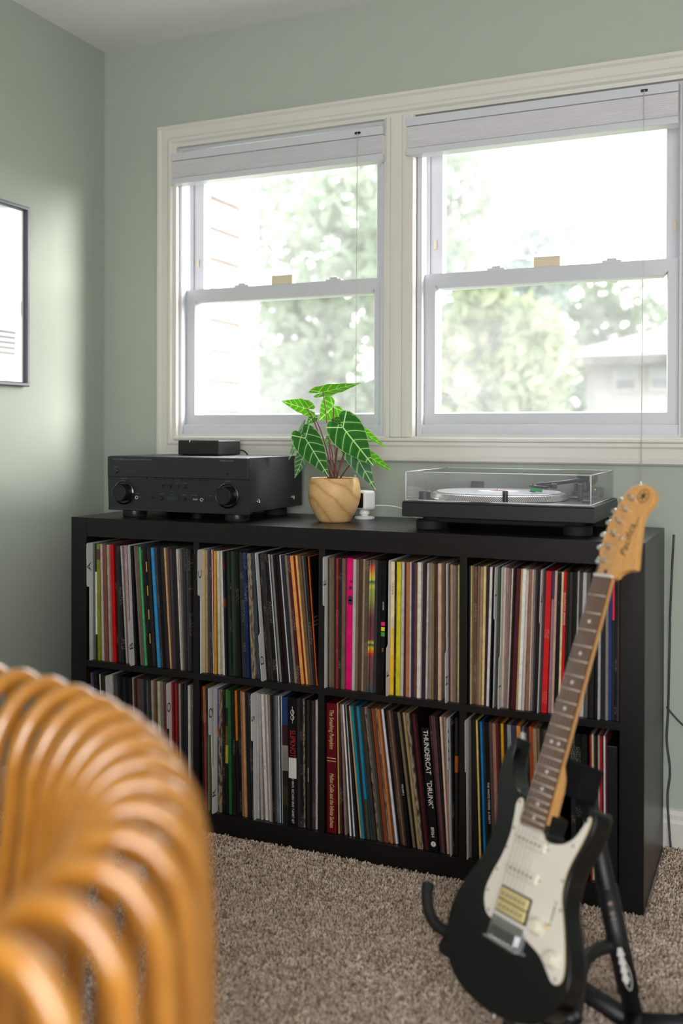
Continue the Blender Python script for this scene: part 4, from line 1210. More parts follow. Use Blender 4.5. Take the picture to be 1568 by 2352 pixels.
# ------------------------------------------------------------------ little white security camera behind the pot
def seccam():
    x, y = .738, .300
    t = thing('security_camera', 'small white cube security camera peeking out behind the wooden pot', 'camera', (x, y, TOPZ), (0, 0, math.radians(-32)))
    lathe('base', [(.026, 0.0003), (.027, .002), (.027, .005), (.024, .0065), (.010, .009), (.008, .018), (0, .018)], M_WHITE, t, 32)
    lathe('hinge', [(.012, .012), (.014, .014), (.014, .021), (.010, .026), (0, .026)], M_WHITE, t, 24)
    bm = bmesh.new(); add_box(bm, -.026, .026, -.020, .020, .025, .077, .009, 4); b = bm_obj('body', bm, M_WHITE, t, angle=50)
    bm = bmesh.new(); add_box(bm, -.020, .020, -.0225, -.0185, .031, .071, .0035, 3); bm_obj('lens_window', bm, mat('brown_black_lens', '2a1c16', .15), t, angle=50)
    lathe('lens', [(.007, .0), (.0065, .0012), (0, .0006)], M_BLKGLOSS, t, 24, M=basis((0, -.0224, .053), (1, 0, 0), (0, 0, 1)))
    R = Matrix.Rotation(math.radians(32), 3, 'Z')
    pts = [Vector((.744, .322, .822)), Vector((.785, .338, .823)), Vector((.822, .352, .817)), Vector((.842, .362, .80)), Vector((.850, .378, .791)), (.858, .3925, .780), (.862, .398, .70)]
    loc = [R @ (Vector(q) - Vector((x, y, TOPZ))) for q in pts]
    tube('cable', spline(loc, 6), .0016, M_WHITE, t, 8)
seccam()

# ------------------------------------------------------------------ turntable
def turntable():
    x0, x1, y0, y1 = .931, 1.379, .052, .398; zb, zp = .8205, .8575
    cx, cy = (x0+x1)/2, (y0+y1)/2
    t = thing('turntable', 'black turntable with clear dust cover and a white record, on the shelving unit', 'turntable', (cx, cy, TOPZ))
    I = Matrix.Translation((-cx, -cy, -TOPZ))
    def P(o): o.parent = t; o.matrix_parent_inverse = I; return o
    M_PL = mat('black_plinth', '17181b', .42, var=.12, vscale=120, bump=.08, bscale=1400)
    P(box('plinth', x0, x1, y0, y1, zb, zp-.004, M_PL, None, .002))
    P(box('top_plate', x0+.001, x1-.001, y0+.001, y1-.001, zp-.004, zp, mat('dark_satin_deck', '2c2e33', .3, var=.1), None, .0015))
    P(box('sub_base', x0+.05, x1-.04, y0+.03, y1-.03, zb-.014, zb+.001, M_RUB, None, .006))
    for xx in (x0+.055, x1-.045):
        for yy in (y0+.045, y1-.05):
            P(lathe('foot', [(.030, .0), (.0325, .0025), (.0325, .020), (.030, .023), (.016, .024), (.016, .036)], M_RUB, None, 32, (xx, yy, TOPZ+.0003)))
    # platter with strobe dots
    pcx, pcy = x0+.190, y0+.170
    s = NT('strobe_dotted_rim'); tc = s.n('ShaderNodeTexCoord'); sx = s.n('ShaderNodeSeparateXYZ'); s.l(tc.outputs['Object'], sx.inputs[0])
    at2 = s.n('ShaderNodeMath', operation='ARCTAN2'); s.l(sx.outputs[1], at2.inputs[0]); s.l(sx.outputs[0], at2.inputs[1])
    cb = s.n('ShaderNodeCombineXYZ'); mu = s.n('ShaderNodeMath', operation='MULTIPLY'); s.l(at2.outputs[0], mu.inputs[0]); mu.inputs[1].default_value = 64.; s.l(mu.outputs[0], cb.inputs[0])
    mz = s.n('ShaderNodeMath', operation='MULTIPLY'); s.l(sx.outputs[2], mz.inputs[0]); mz.inputs[1].default_value = 400.; s.l(mz.outputs[0], cb.inputs[1])
    ck = s.n('ShaderNodeTexChecker'); s.l(cb.outputs[0], ck.inputs['Vector']); ck.inputs['Scale'].default_value = 1.; ck.inputs['Color1'].default_value = (*lin('e8e6e4'), 1); ck.inputs['Color2'].default_value = (*lin('2a2624'), 1)
    s.l(ck.outputs[0], s.b.inputs['Base Color']); s.set(Roughness=.3, Metallic=.6)
    pl = lathe('platter', [(.150, 0), (.1655, .0005), (.1665, .003), (.160, .014), (.157, .0155), (0, .0155)], s.m, None, 96, angle=30); pl.location = (pcx, pcy, zp+.001); P(pl)
    r2 = lathe('platter_lip', [(.1665, .0005), (.1675, .0015), (.1665, .0028)], M_CHROME, None, 96, (pcx, pcy, zp+.001)); P(r2)
    # the record lying on the platter is a thing of its own
    rec = thing('vinyl_record', 'white vinyl record lying on the turntable platter', 'record', (pcx, pcy, zp+.0170))
    s = NT('milky_white_vinyl'); v = s.coord(); le = s.n('ShaderNodeVectorMath', operation='LENGTH'); s.l(v, le.inputs[0])
    sn = s.n('ShaderNodeMath', operation='MULTIPLY'); s.l(le.outputs['Value'], sn.inputs[0]); sn.inputs[1].default_value = 5200.; si = s.n('ShaderNodeMath', operation='SINE'); s.l(sn.outputs[0], si.inputs[0])
    s.set(Base_Color=lin('e6e8ec'), Roughness=.22, Specular_IOR_Level=.6); s.bump(si.outputs[0], .15, .0006)
    lathe('disc', [(0, 0), (.149, 0), (.1505, .0012), (.149, .0026), (.052, .0026), (0, .0026)], s.m, rec, 96)
    lathe('label', [(0, .0027), (.050, .0027), (.050, .0031), (0, .0031)], mat('white_record_label', 'ebe8e4', .6), rec, 48)
    lathe('label_print', [(.010, .0032), (.020, .0032), (.020, .00335), (.010, .00335)], mat('red_label_ink', 'a03030', .6), rec, 32)
    P(lathe('spindle', [(.0036, 0), (.0036, .008), (.002, .010), (0, .0105)], M_CHROME, None, 16, (pcx, pcy, zp+.016)))
    # start button, pop-up lamp, strobe post, pitch slider
    P(box('start_button', x0+.016, x0+.054, y0+.012, y0+.040, zp, zp+.004, M_BLK, None, .001))
    P(cyl('strobe_tower', (x0+.040, y0+.052, zp), (x0+.040, y0+.052, zp+.022), .0145, M_BLK, None, 28))
    P(cyl('popup_lamp', (x0+.245, y0+.016, zp), (x0+.245, y0+.016, zp+.029), .0066, M_BLK, None, 20))
    P(box('pitch_slot', x1-.040, x1-.026, y0+.035, y0+.155, zp, zp+.0012, M_BLK, None, .0004)); P(box('pitch_slider', x1-.044, x1-.022, y0+.088, y0+.100, zp+.001, zp+.008, M_BLK, None, .0015))
    # tonearm: base, gimbal, S-shaped tube, counterweight, headshell with green cartridge
    ax, ay = x1-.068, y1-.075
    M_DCH = mat('dark_tonearm_metal', '34363a', .25, .85)
    P(lathe('arm_base', [(.042, 0), (.042, .005), (.036, .008), (.030, .009), (.030, .018), (.022, .020), (.014, .021), (.014, .040), (0, .041)], M_BLK, None, 40, (ax, ay, zp)))
    P(box('gimbal', ax-.016, ax+.016, ay-.014, ay+.014, zp+.038, zp+.066, M_BLKGLOSS, None, .004, 3))
    hz = zp+.048; hd = Vector((pcx+.115, pcy-.040, zp+.030))
    pts = spline([(ax, ay, hz), (ax-.010, ay-.045, hz), (ax-.030, ay-.085, hz-.003), (ax-.052, ay-.118, hz-.006), (ax-.085, ay-.142, hz-.010), (hd.x+.018, hd.y+.012, hd.z+.006)], 6)
    arm = P(tube('tonearm_tube', pts, .0052, M_DCH, None, 12))
    P(cyl('arm_collar', pts[-1], pts[-1] + (pts[-1]-pts[-3]).normalized()*.014, .0068, M_BLK, None, 16))
    hs = empty('headshell'); P(hs); hs.location = (hd.x-.004, hd.y-.002, hd.z); hs.rotation_euler = (0, .10, math.radians(28))
    box('shell', -.026, .016, -.0095, .0095, .001, .007, M_BLK, hs, .002); box('cartridge', -.022, .004, -.0075, .0075, -.008, .001, mat('green_cartridge', '1d8a4a', .4), hs, .0015)
    box('stylus_guard', -.024, -.012, -.006, .006, -.0098, -.007, M_BLK, hs, .001); tube('finger_lift', [(-.018, -.009, .005), (-.022, -.017, .006), (-.026, -.024, .010)], .0014, M_BLK, hs, 8)
    P(cyl('counterweight', (ax+.002, ay+.022, hz), (ax+.007, ay+.056, hz), .017, M_BLK, None, 28))
    P(box('arm_rest', ax-.004, ax+.006, ay-.075, ay-.063, zp, hz-.008, M_BLK, None, .002)); P(box('cueing_lever', ax+.026, ax+.031, ay-.03, ay+.012, zp+.022, zp+.027, M_CHROME, None, .001))
    P(cyl('antiskate_dial', (ax+.032, ay+.012, zp+.005), (ax+.032, ay+.012, zp+.028), .012, M_BLK, None, 24))
    # dust cover: a clear five-sided lid with polished edges
    a0, a1, b0, b1 = x0+.008, x1-.010, y0+.006, y1-.002; ct = .9265; th = .003
    cov = empty('dust_cover'); P(cov)
    box('cover_top', a0, a1, b0, b1, ct-th, ct, M_CLEAR, cov); box('cover_front', a0, a1, b0, b0+th, zp+.001, ct-th, M_CLEAR, cov)
    box('cover_side', a0, a0+th, b0+th, b1, zp+.001, ct-th, M_CLEAR, cov); box('cover_side', a1-th, a1, b0+th, b1, zp+.001, ct-th, M_CLEAR, cov)
    box('cover_back', a0+th, a1-th, b1-th, b1, zp+.001, ct-th, M_CLEAR, cov)
    M_EDGE = mat('bright_acrylic_edge', 'f0f2fa', .2, spec=.8)
    for pts in ([(a0, b1, ct), (a1, b1, ct)], [(a0, b0, ct), (a1, b0, ct)], [(a1, b0, ct), (a1, b1, ct)], [(a0, b0, ct), (a0, b1, ct)], [(a0, b0, zp+.002), (a0, b0, ct)], [(a1, b0, zp+.002), (a1, b0, ct)], [(a0, b0, zp+.002), (a1, b0, zp+.002)], [(a1, b0, zp+.002), (a1, b1, zp+.002)]):
        tube('cover_edge', pts, .0011, M_EDGE, cov, 6)
    for xx in (x0+.09, x1-.09):
        P(box('hinge', xx-.016, xx+.016, y1-.012, y1+.006, zp-.01, zp+.034, M_BLK, None, .003))
turntable()

# ------------------------------------------------------------------ electric guitar
GM = Matrix(((0.8102654, -0.2036522, -0.5495414, 1.4627235), (-0.5850423, -0.3363893, -0.7379483, -0.3929118), (0.0345751, -0.9194390, 0.3917098, 0.7653621), (0, 0, 0, 1)))
def catmull2(pts, per=5): return [(p.x, p.y) for p in spline([(a, b, 0) for a, b in pts], per, True)]
def inset2(pl, d):
    n = len(pl); out = []
    area = sum(pl[i][0]*pl[(i+1) % n][1] - pl[(i+1) % n][0]*pl[i][1] for i in range(n)); sg = 1 if area > 0 else -1
    for i in range(n):
        a = Vector(pl[i-1]); b = Vector(pl[i]); c = Vector(pl[(i+1) % n]); t = (c-a); t.normalize()
        out.append((b.x - sg*t.y*d, b.y + sg*t.x*d))
    return out
def loft(name, pl, layers, m, parent, angle=35):
    bm = bmesh.new(); rings = []
    for d, z in layers:
        q = inset2(pl, d) if d else pl
        rings.append([bm.verts.new((x, y, z)) for x, y in q])
    n = len(pl)
    for a, b in zip(rings[:-1], rings[1:]):
        for i in range(n): bm.faces.new((a[i], a[(i+1) % n], b[(i+1) % n], b[i]))
    bm.faces.new(rings[0]); bm.faces.new(rings[-1][::-1])
    return bm_obj(name, bm, m, parent, angle=angle)
def guitar():
    base = GM @ Vector((0, .738, -.035))
    g = thing('electric_guitar', 'black electric guitar with white pickguard and maple neck leaning on its stand', 'guitar', base)
    I = Matrix.Translation(-base) @ GM
    def P(o):
        o.parent = g
        if o.type == 'MESH': o.data.transform(I); o.data.flip_normals()
        return o
    M_GB = mat('black_guitar_lacquer', '08090b', .2, coat=.25, var=.1)
    s = NT('maple_neck_wood'); f = s.noise(s.coord(scale=(60, 60, 8)), 3, 4); s.l(s.mix(f, lin('c98a45'), lin('e3b070')), s.b.inputs['Base Color']); s.set(Roughness=.32, Coat_Weight=.3); M_MAPLE = s.m
    s = NT('rosewood'); f = s.noise(s.coord(scale=(220, 220, 14)), 2, 4); s.l(s.mix(f, lin('4f3627'), lin('7d5b45')), s.b.inputs['Base Color']); s.set(Roughness=.5); M_ROSE = s.m
    M_PG = mat('aged_white_pickguard', 'e8e2d6', .3, var=.03); M_PGE = mat('pickguard_edge', 'b9a47c', .4)
    M_CREAM = mat('aged_cream_plastic', 'd9c68a', .4, var=.06); M_PALE = mat('pale_cream_plastic', 'e2dccb', .35)
    body = [(-.1056, .3098), (-.116, .323), (-.1245, .345), (-.1255, .368), (-.1200, .398), (-.1080, .432), (-.1000, .4635), (-.1037, .5067), (-.1191, .5442), (-.1341, .5729), (-.1430, .5996), (-.1460, .6267), (-.1430, .655), (-.131, .684), (-.108, .710), (-.073, .727), (-.030, .735), (.015, .7355), (.060, .729), (.100, .713), (.130, .688), (.147, .657), (.149, .630), (.140, .600), (.122, .568), (.104, .535), (.098, .505), (.101, .475), (.113, .440), (.1195, .410), (.1180, .388), (.1110, .379), (.1040, .385), (.0985, .400), (.0862, .4246), (.0674, .4425), (.0480, .4490), (.0330, .446), (.0275, .432), (.0270, .415), (-.0270, .405), (-.0290, .398), (-.0444, .3966), (-.0609, .3957), (-.0826, .3831), (-.0960, .3609), (-.1010, .3433), (-.1020, .325)]
    k0 = body.index((-.0444, .3966)); j0 = body.index((.0330, .446))
    pl = [(q.x, q.y) for q in spline([(a, b, 0) for a, b in body[k0:] + body[:j0+1]], 4)] + [(.0278, .441), (.0274, .413), (-.0274, .403), (-.0330, .3985)]
    P(loft('body', pl, [(.0021, -.0114), (.0012, -.0124), (.0004, -.0145), (0, -.0175), (0, -.043), (.0004, -.046), (.0012, -.0490), (.0021, -.0500)], M_GB, None, 50))
    pg = [(-.0529, .4050), (-.0440, .4080), (-.0400, .4200), (-.0378, .4430), (-.010, .4440), (.0184, .4440), (.0270, .4520), (.0403, .4545), (.0664, .4480), (.0870, .4320), (.0990, .4080), (.1050, .3930), (.1100, .3950), (.1100, .4100), (.1030, .4400), (.0935, .4710), (.0900, .4985), (.0945, .5260), (.1130, .5620), (.1300, .6000), (.1370, .6280), (.1310, .6420), (.1180, .6440), (.1020, .6330), (.0812, .6190), (.0546, .6110), (.0300, .6060), (-.0100, .6040), (-.0450, .6060), (-.0638, .5947), (-.0740, .5695), (-.0680, .5355), (-.0585, .5065), (-.0530, .4700), (-.0555, .4400), (-.0590, .4167)]
    pgl = catmull2(pg, 4)
    P(loft('pickguard_bevel', pgl, [(0, -.0113), (.0008, -.0098)], M_PGE, None)); P(loft('pickguard', inset2(pgl, .0008), [(0, -.0100), (0, -.0092)], M_PG, None))
    for a, b in ((-.0515, .4115), (.1045, .400), (.0365, .4585), (.0885, .4440), (.0870, .5000), (.0985, .5420), (.124, .6120), (.1235, .6370), (.0400, .6040), (-.0530, .5960), (-.0680, .5680), (-.0600, .5300), (-.0520, .4900), (-.0480, .4560)):
        P(lathe('pickguard_screw', [(.0024, 0), (.0022, .0007), (0, .0009)], M_STEEL, None, 12, (a, b, -.0092)))
    # neck
    def slab(name, secs, m):   # secs: (s, halfwidth, ntop, nbot, round)
        bm = bmesh.new(); rings = []
        for s_, hw, nt, nb, rd in secs:
            ring = []
            for k in range(13):
                a = math.pi*k/12; ring.append(bm.verts.new((hw*math.cos(a)*(1 if rd else 1), s_, nt - (nt-nb)*(math.sin(a)**(.8 if rd else .25)))))
            rings.append(ring)
        for a, b in zip(rings[:-1], rings[1:]):
            for i in range(12): bm.faces.new((a[i], a[i+1], b[i+1], b[i]))
            bm.faces.new((a[12], a[0], b[0], b[12]))
        bm.faces.new(rings[0]); bm.faces.new(rings[-1][::-1])
        return bm_obj(name, bm, m, None, angle=35)
    k = .95
    P(slab('neck', [(0.0, .0205, -.0045, -.020, 1), (.15, .0225, -.0045, -.022, 1), (.330, .0250, -.0045, -.0235, 1), (.352, .0255, -.0045, -.030, 0), (.372, .0262, -.0045, -.034, 0), (.430, .0265, -.0045, -.034, 0)], M_MAPLE))
    V = [(-.0200, 0, -.0047), (.0200, 0, -.0047), (.0272, .443, -.0047), (-.0272, .443, -.0047), (-.0197, 0, 0), (.0197, 0, 0), (.0269, .443, 0), (-.0269, .443, 0)]
    P(mesh('fretboard', V, [(3, 2, 1, 0), (4, 5, 6, 7), (0, 1, 5, 4), (1, 2, 6, 5), (2, 3, 7, 6), (3, 0, 4, 7)], M_ROSE))
    SC = .648*k
    fp = [SC*(1-2**(-i/12)) for i in range(23)]
    for i in range(1, 23):
        hw = .0200 + .0070*fp[i]/.443
        P(tube('fret', [(-hw, fp[i], .0003), (hw, fp[i], .0003)], .0011, mat('nickel_fret', 'd6cdbb', .4, .35), None, 6))
    for i in (3, 5, 7, 9, 15, 17, 19, 21):
        P(lathe('inlay_dot', [(.0031, 0), (.0031, .0003), (0, .0003)], M_WHITE, None, 16, (0, (fp[i]+fp[i-1])/2, 0)))
    for d in (-.0085, .0085): P(lathe('inlay_dot', [(.0031, 0), (.0031, .0003), (0, .0003)], M_WHITE, None, 16, (d, (fp[12]+fp[11])/2, 0)))
    P(box('nut', -.0205, .0205, -.005, 0, -.006, .0016, mat('bone_nut', 'd9d4cc', .4), None, .0006))
    head = [(-.0205, .0), (-.0205, -.016), (-.0215, -.034), (-.0290, -.0461), (-.0285, -.0782), (-.0245, -.108), (-.0155, -.138), (-.004, -.1635), (.008, -.1745), (.030, -.1790), (.0500, -.1725), (.0610, -.1580), (.0610, -.1425), (.0530, -.1310), (.0478, -.1200), (.0478, -.1050), (.0560, -.0589), (.0635, -.0270), (.0590, -.0205), (.0460, -.0185), (.0310, -.0110), (.0215, -.0011)]
    hp = catmull2(head, 4)
    P(loft('headstock', hp, [(.002, -.0055), (0, -.0070), (0, -.0175), (.002, -.0190)], M_MAPLE, None, 40))
    tun = [(-.0115, -.0318), (-.0075, -.058), (-.0035, -.0823), (.0015, -.1065), (.0085, -.1290), (.0165, -.1501)]
    for a, b in tun:
        pst = P(lathe('tuner_post', [(.0052, 0), (.0050, .002), (.0034, .003), (.0030, .011), (.0034, .0135), (0, .0138)], M_CHROME, None, 16, (a, b, -.0055)))
    for a, b in tun:
        sd = -1; x = {-.0318: -.0240, -.058: -.0300, -.0823: -.0300, -.1065: -.0255, -.1290: -.0200, -.1501: -.0120}[b]
        P(cyl('tuner_shaft', (x+.004, b, -.021), (x-.006, b-.001, -.021), .0022, M_CHROME, None, 10))
        P(loft('tuner_button', [(x-.006 + -.0075 + .0075*math.cos(q), b-.001 + .0055*math.sin(q)) for q in [j*math.pi/8 for j in range(16)]], [(.001, -.0175), (0, -.019), (0, -.0235), (.001, -.025)], M_CHROME, None, 40))
        P(box('tuner_housing', a-.008, a+.008, b-.007, b+.007, -.026, -.019, M_CHROME, None, .002))
    P(cyl('truss_plug', (.0, -.014, -.0060), (.0, -.008, -.0050), .0034, M_BLK, None, 14)); P(cyl('string_tree', (.018, -.075, -.0055), (.018, -.075, -.0005), .003, M_CHROME, None, 12))
    # maker's mark and model name on the head
    cxm, cym = .0375, -.1560
    P(tube('emblem_ring', [(cxm+.0125*math.cos(q), cym+.0125*math.sin(q), -.0054) for q in [j*math.pi/16 for j in range(32)]], .0006, M_INK, None, 6, True))
    for q in range(6):
        an = q*math.pi/3 + .52; c_, s_ = math.cos(an), math.sin(an)
        P(tube('emblem_fork', [(cxm, cym, -.0054), (cxm+.0095*c_, cym+.0095*s_, -.0054)], [.0014, .0008], M_INK, None, 6))
    P(text('Pacifica', .0215, basis((.0300, -.0720, -.0053), (.09, -1, 0), (-1, -.09, 0)), M_INK, None, shear=.35, ext=.00008, sx=.95))
    P(text('YAMAHA', .0050, basis((.0405, -.1060, -.0053), (.0, -1, 0), (-1, 0, 0)), M_INK, None, ext=.00008))
    # pickups
    def single(s0, tiltd):
        o = catmull2([(-.036, s0-.004), (-.030, s0-.009), (.030, s0-.009), (.036, s0-.004), (.036, s0+.004), (.030, s0+.009), (-.030, s0+.009), (-.036, s0+.004)], 3)
        P(loft('single_coil_pickup', o, [(.0, -.0092), (.0, -.0050), (.0012, -.0040)], M_PALE, None, 40))
        for j in range(6): P(lathe('pole_piece', [(.0024, 0), (.0022, .0008), (0, .0008)], M_STEEL, None, 12, (-.0250+j*.0100, s0, -.0040)))
        for j in (-1, 1): P(lathe('pickup_screw', [(.0022, 0), (0, .001)], M_STEEL, None, 10, (j*.0405, s0, -.0092)))
    single(.466, 0); single(.517, 0)
    P(box('humbucker_ring', -.0375, .0375, .5480, .5905, -.0092, -.0078, M_BLK, None, .0006))
    for s0 in (.5595, .5790):
        P(box('humbucker_coil', -.0345, .0345, s0-.0090, s0+.0090, -.0080, -.0035, M_CREAM, None, .002, 3))
        for j in range(6): P(lathe('pole_piece', [(.0024, 0), (.0022, .0008), (0, .0008)], M_STEEL, None, 12, (-.0250+j*.0100, s0, -.0035)))
    # bridge with six saddles
    P(box('bridge_plate', -.0390, .0390, .5960, .6350, -.0112, -.0068, M_CHROME, None, .001))
    P(box('bridge_wall', -.0390, .0390, .6310, .6350, -.0070, .0010, M_CHROME, None, .001))
    for j in range(6):
        x = -.0255 + j*.0102
        P(box('saddle', x-.0045, x+.0045, .6100, .6270, -.0068, -.0005, M_STEEL, None, .001)); P(cyl('saddle_screw', (x, .6270, -.003), (x, .6360, -.003), .0013, M_CHROME, None, 8))
    for a, b, h in ((.0645, .5810, .0150), (.1120, .6130, .0150)):
        P(lathe('control_knob', [(.0135, 0), (.0128, .003), (.0110, .006), (.0102, h-.002), (.0085, h), (0, h)], M_PALE, None, 32, (a, b, -.0092)))
    P(cyl('control_knob_tip', (.0810, .5720, -.0092), (.0900, .5745, .0020), .0034, M_CREAM, None, 12))
    P(box('switch_slot', .0850, .0868, .5400, .5640, -.0093, -.0088, M_BLK, None, M=None)); 
    for b in (.5350, .5690): P(lathe('switch_screw', [(.0022, 0), (0, .001)], M_STEEL, None, 10, (.0859, b, -.0092)))
    for j in range(6):
        a = -.0165 + j*.0066; x = -.0255 + j*.0102
        tp = tun[j]
        P(tube('string', [(tp[0], tp[1], .0015), (a, -.002, .0018), (x*.98, .600, .0045), (x, .618, .0006)], .00045 - .00004*j, M_STEEL, None, 5))
    P(cyl('strap_button', (-.112, .313, -.034), (-.118, .300, -.034), .006, M_CHROME, None, 14)); P(cyl('strap_button', (0, .735, -.034), (0, .745, -.034), .006, M_CHROME, None, 14))
guitar()

# ------------------------------------------------------------------ guitar stand
def stand():
    root = Vector((1.47, -.45, 0))
    t = thing('guitar_stand', 'black tubular guitar stand holding up the electric guitar', 'stand', root)
    I = Matrix.Translation(-root)
    def P(o): o.data.transform(I); o.parent = t; return o
    g = lambda a, b, n: GM @ Vector((a, b, n))
    M_ST = mat('black_powder_coat', '121316', .45, var=.15)
    # padded back rest behind the neck joint
    bm = bmesh.new(); add_box(bm, -.026, .030, .316, .376, -.100, -.0515, .005, 3, GM); P(bm_obj('foam_back_rest', bm, M_FOAM, None, None, angle=45))
    top = g(.010, .37, -.100); foot = Vector((1.528, -.452, .028))
    P(tube('upright_tube', [top, top.lerp(foot, .5), foot], .0155, M_ST, None, 16))
    mid = top.lerp(foot, .42); P(tube('upright_sleeve', [top.lerp(foot, .40), foot.lerp(top, .12)], .0185, M_ST, None, 16))
    d = (foot-top).normalized(); side = d.cross(CAM-top).normalized(); fr = side.cross(d).normalized()
    if fr.dot(CAM-top) < 0: fr = -fr
    for q in (.46, .505, .53):
        c = top.lerp(foot, q); P(cyl('rivet', c+fr*.017, c+fr*.0195, .0042, M_CHROME, None, 12))
    c = top.lerp(foot, .74)
    sd = side if side.dot(RT) > 0 else -side
    for q in range(13):   # worn vertical maker's mark: a row of small pale letters and an oval
        c = top.lerp(foot, .665 + q*.0125); w_ = .0035 + .0012*(q % 3)
        bm = bmesh.new(); add_box(bm, -w_, w_, -.0019, .0019, -.0002, .0002, 0, 1, basis(c + fr*.0189, sd, d)); P(bm_obj('printed_mark', bm, M_WINK))
    oc = top.lerp(foot, .79) + fr*.0186 + sd*.003
    P(tube('printed_oval', [oc + sd*(.0062*math.cos(a)) + d*(.022*math.sin(a)) for a in [j*math.pi/12 for j in range(24)]], .0007, M_WINK, None, 5, True))
    # floor legs
    P(tube('leg', [(1.526, -.452, .020), (1.66, -.40, .018), (1.80, -.345, .018)], .0165, M_ST, None, 14)); P(tube('leg_cap', [(1.60, -.4235, .0185), (1.70, -.3845, .019)], .0195, M_RUB, None, 14))
    P(tube('leg', [(1.526, -.452, .020), (1.40, -.36, .018), (1.27, -.30, .018)], .0165, M_ST, None, 14))
    P(tube('leg', [foot, (1.53, -.60, .024), (1.53, -.76, .020)], .0165, M_ST, None, 14))
    # cross bracket and two padded cradle arms under the body
    br = top.lerp(foot, .66); a1 = g(.115, .690, -.085); a0 = g(-.115, .660, -.085)
    P(tube('bracket', spline([br, br + Vector((-.045, -.055, -.012)), a1], 6), .011, M_ST, None, 12))
    P(tube('cross_bar', [a1, g(0, .70, -.088), a0], .011, M_ST, None, 12))
    P(tube('cradle_arm', spline([g(.085, .690, -.088), g(.088, .752, -.075), g(.085, .755, -.035), g(.085, .752, .004), g(.085, .722, .020)], 6), .0105, M_RUB, None, 12))
    P(tube('cradle_arm', spline([g(-.115, .660, -.075), g(-.150, .672, -.050), g(-.168, .664, -.010), g(-.176, .645, .008), g(-.186, .622, .014), g(-.194, .606, .010)], 6), [.0105]*26 + [.011, .0118, .0122, .012, .010], M_RUB, None, 12))
    P(tube('rubber_end', [g(-.135, .700, -.070), g(-.150, .694, -.050), g(-.158, .690, -.030)], [.016, .018, .016], M_RUB, None, 14))
stand()

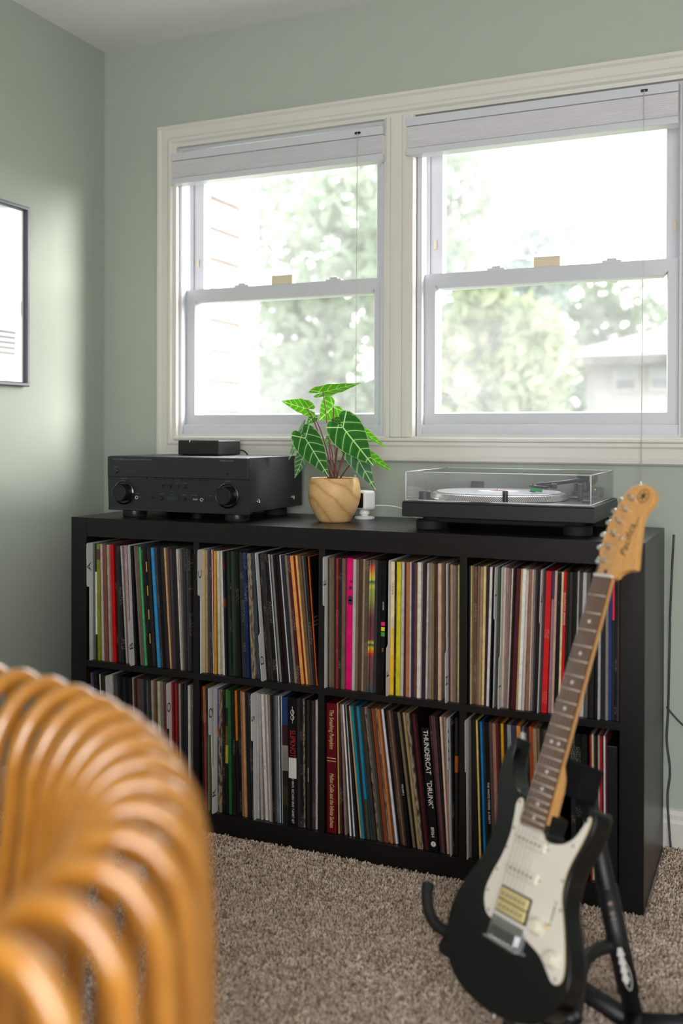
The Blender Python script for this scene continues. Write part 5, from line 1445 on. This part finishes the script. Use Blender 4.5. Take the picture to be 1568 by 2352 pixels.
# ------------------------------------------------------------------ rattan chair in the foreground
def chair():
    cx, cy, R0, zt = .822, -1.845, .564, .733
    t = thing('rattan_chair', 'honey-coloured bent rattan lounge chair, out of focus in the foreground', 'chair', (cx, cy, 0))
    s = NT('honey_rattan'); v = s.coord(scale=(1, 1, 1)); f = s.noise(v, 30, 4); f2 = s.noise(s.coord(scale=(8, 8, 1)), 40, 3)
    c1 = s.mix(f, lin('a8600c'), lin('d8942c')); s.l(s.mix(.35, c1, s.ramp(f2, [(.3, lin('8f4c0a')), (.7, lin('dda040'))])), s.b.inputs['Base Color'])
    s.set(Roughness=.4, Specular_IOR_Level=.2, Coat_Weight=1.0); s.b.inputs['Coat Roughness'].default_value = .09; s.b.inputs['Coat IOR'].default_value = 1.85; M_R = s.m
    def path(ri, ro):
        pts = [(ri-.040, .34), (ri-.028, .42), (ri-.012, .54), (ri-.003, .605)]
        rc = (ri+ro)/2; hw = (ro-ri)/2
        for k in range(0, 13):
            a = math.pi - math.pi*k/12; wo = .046; wi = (ro-ri)-wo; hh = .095 if k < 6 else .060
            pts.append((ro-wo + (wi if k < 6 else wo)*math.cos(a), zt-hh + hh*math.sin(a)))
        pts += [(ro+.004, .60), (ro+.002, .45), (ro-.01, .25), (ro-.03, .04)]
        return pts
    base = path(R0-.088, R0+.022)
    step = 5.72
    for i in range(-15, 28):
        a = math.radians(82.9 - step*i)
        c_, s_ = math.cos(a), math.sin(a)
        P = spline([(r*c_, r*s_, z) for r, z in base], 2)
        tube('cane', P, .0098, M_R, t, 12)
    # binding rings, seat and base hoop
    def arc(r, z, a0, a1, n=60): return [(r*math.cos(math.radians(a0+(a1-a0)*k/n)), r*math.sin(math.radians(a0+(a1-a0)*k/n)), z) for k in range(n+1)]
    A0, A1 = 82.9+step*15, 82.9-step*27
    tube('binding_ring', arc(R0-.135, .36, A0, A1), .014, M_R, t, 10); tube('binding_ring', arc(R0+.022, .13, A0, A1), .014, M_R, t, 10)
    tube('base_hoop', [(p[0], p[1], .02) for p in arc(R0-.01, 0, 0, 354, 59)], .018, M_R, t, 10, True)
    tube('seat_hoop', [(p[0], p[1], .34) for p in arc(R0-.16, 0, 0, 354, 59)], .015, M_R, t, 10, True)
    lathe('seat_cushion', [(0, .355), (.33, .355), (.375, .365), (.382, .40), (.36, .425), (.25, .44), (0, .442)], mat('oatmeal_cushion', 'c8b89c', .9, var=.1, vscale=90, bump=.3, bscale=500), t, 48)
    for q in range(5):
        a = math.radians(20+q*72); tube('seat_post', [((R0-.16)*math.cos(a), (R0-.16)*math.sin(a), .34), ((R0-.02)*math.cos(a), (R0-.02)*math.sin(a), .02)], .012, M_R, t, 10)
chair()

# ------------------------------------------------------------------ framed picture on the left wall
def picture():
    y1, z0, z1 = .036, 1.147, 1.652; y0 = y1-.40
    t = thing('framed_print', 'white framed print in a slim grey frame hanging on the left wall', 'picture', (XL_, (y0+y1)/2, z0))
    I = Matrix.Translation((-XL_, -(y0+y1)/2, -z0))
    def P(o): o.data.transform(I); o.parent = t; return o
    M_F = mat('dark_grey_frame', '53545a', .35, .3)
    for o in mould('frame_rail', y0, y1, z0, z1, [(0, .001), (0, .019), (.002, .021), (.009, .021), (.011, .019), (.011, .001)], M_F, None, 'x', XL_): P(o)
    P(box('mount_board', XL_+.001, XL_+.006, y0+.008, y1-.008, z0+.008, z1-.008, mat('white_mount_board', 'eeeeec', .8)))
    P(box('print', XL_+.006, XL_+.0068, y0+.035, y1-.040, z0+.05, z1-.05, mat('white_print_paper', 'f2f2f0', .7)))
    for i, hx in enumerate(('5f6a62', '6a6f68', '75776f', '858378', '928e80')):
        zz = z0+.145-i*.0145; P(box('printed_stripe', XL_+.0068, XL_+.0071, y0+.06, y1-.045-.001*i, zz, zz+.006, mat('stripe_ink_%d' % i, hx, .7)))
    P(box('glass', XL_+.0095, XL_+.011, y0+.009, y1-.009, z0+.009, z1-.009, M_PICGLASS))
picture()

# ------------------------------------------------------------------ cables beside the shelving unit
def cable():
    t = thing('power_cable', 'thin dark power cable hanging on the wall right of the shelving unit', 'cable', (1.50, .41, 0))
    I = Vector((1.50, .41, 0))
    m = mat('grey_cable', '3c4240', .6)
    tube('cord', [Vector(p)-I for p in spline([(1.515, .36, .775), (1.506, .385, .60), (1.502, .400, .42), (1.500, .406, .335), (1.497, .408, .262), (1.505, .408, .188), (1.500, .404, .120), (1.51, .375, .012)], 8)], .0026, m, t, 8)
    tube('cord', [Vector(p)-I for p in spline([(1.496, .407, .345), (1.534, .408, .305), (1.60, .408, .262), (1.72, .402, .20), (1.80, .402, .14), (1.84, .385, .012)], 8)], .0022, m, t, 8)
cable()
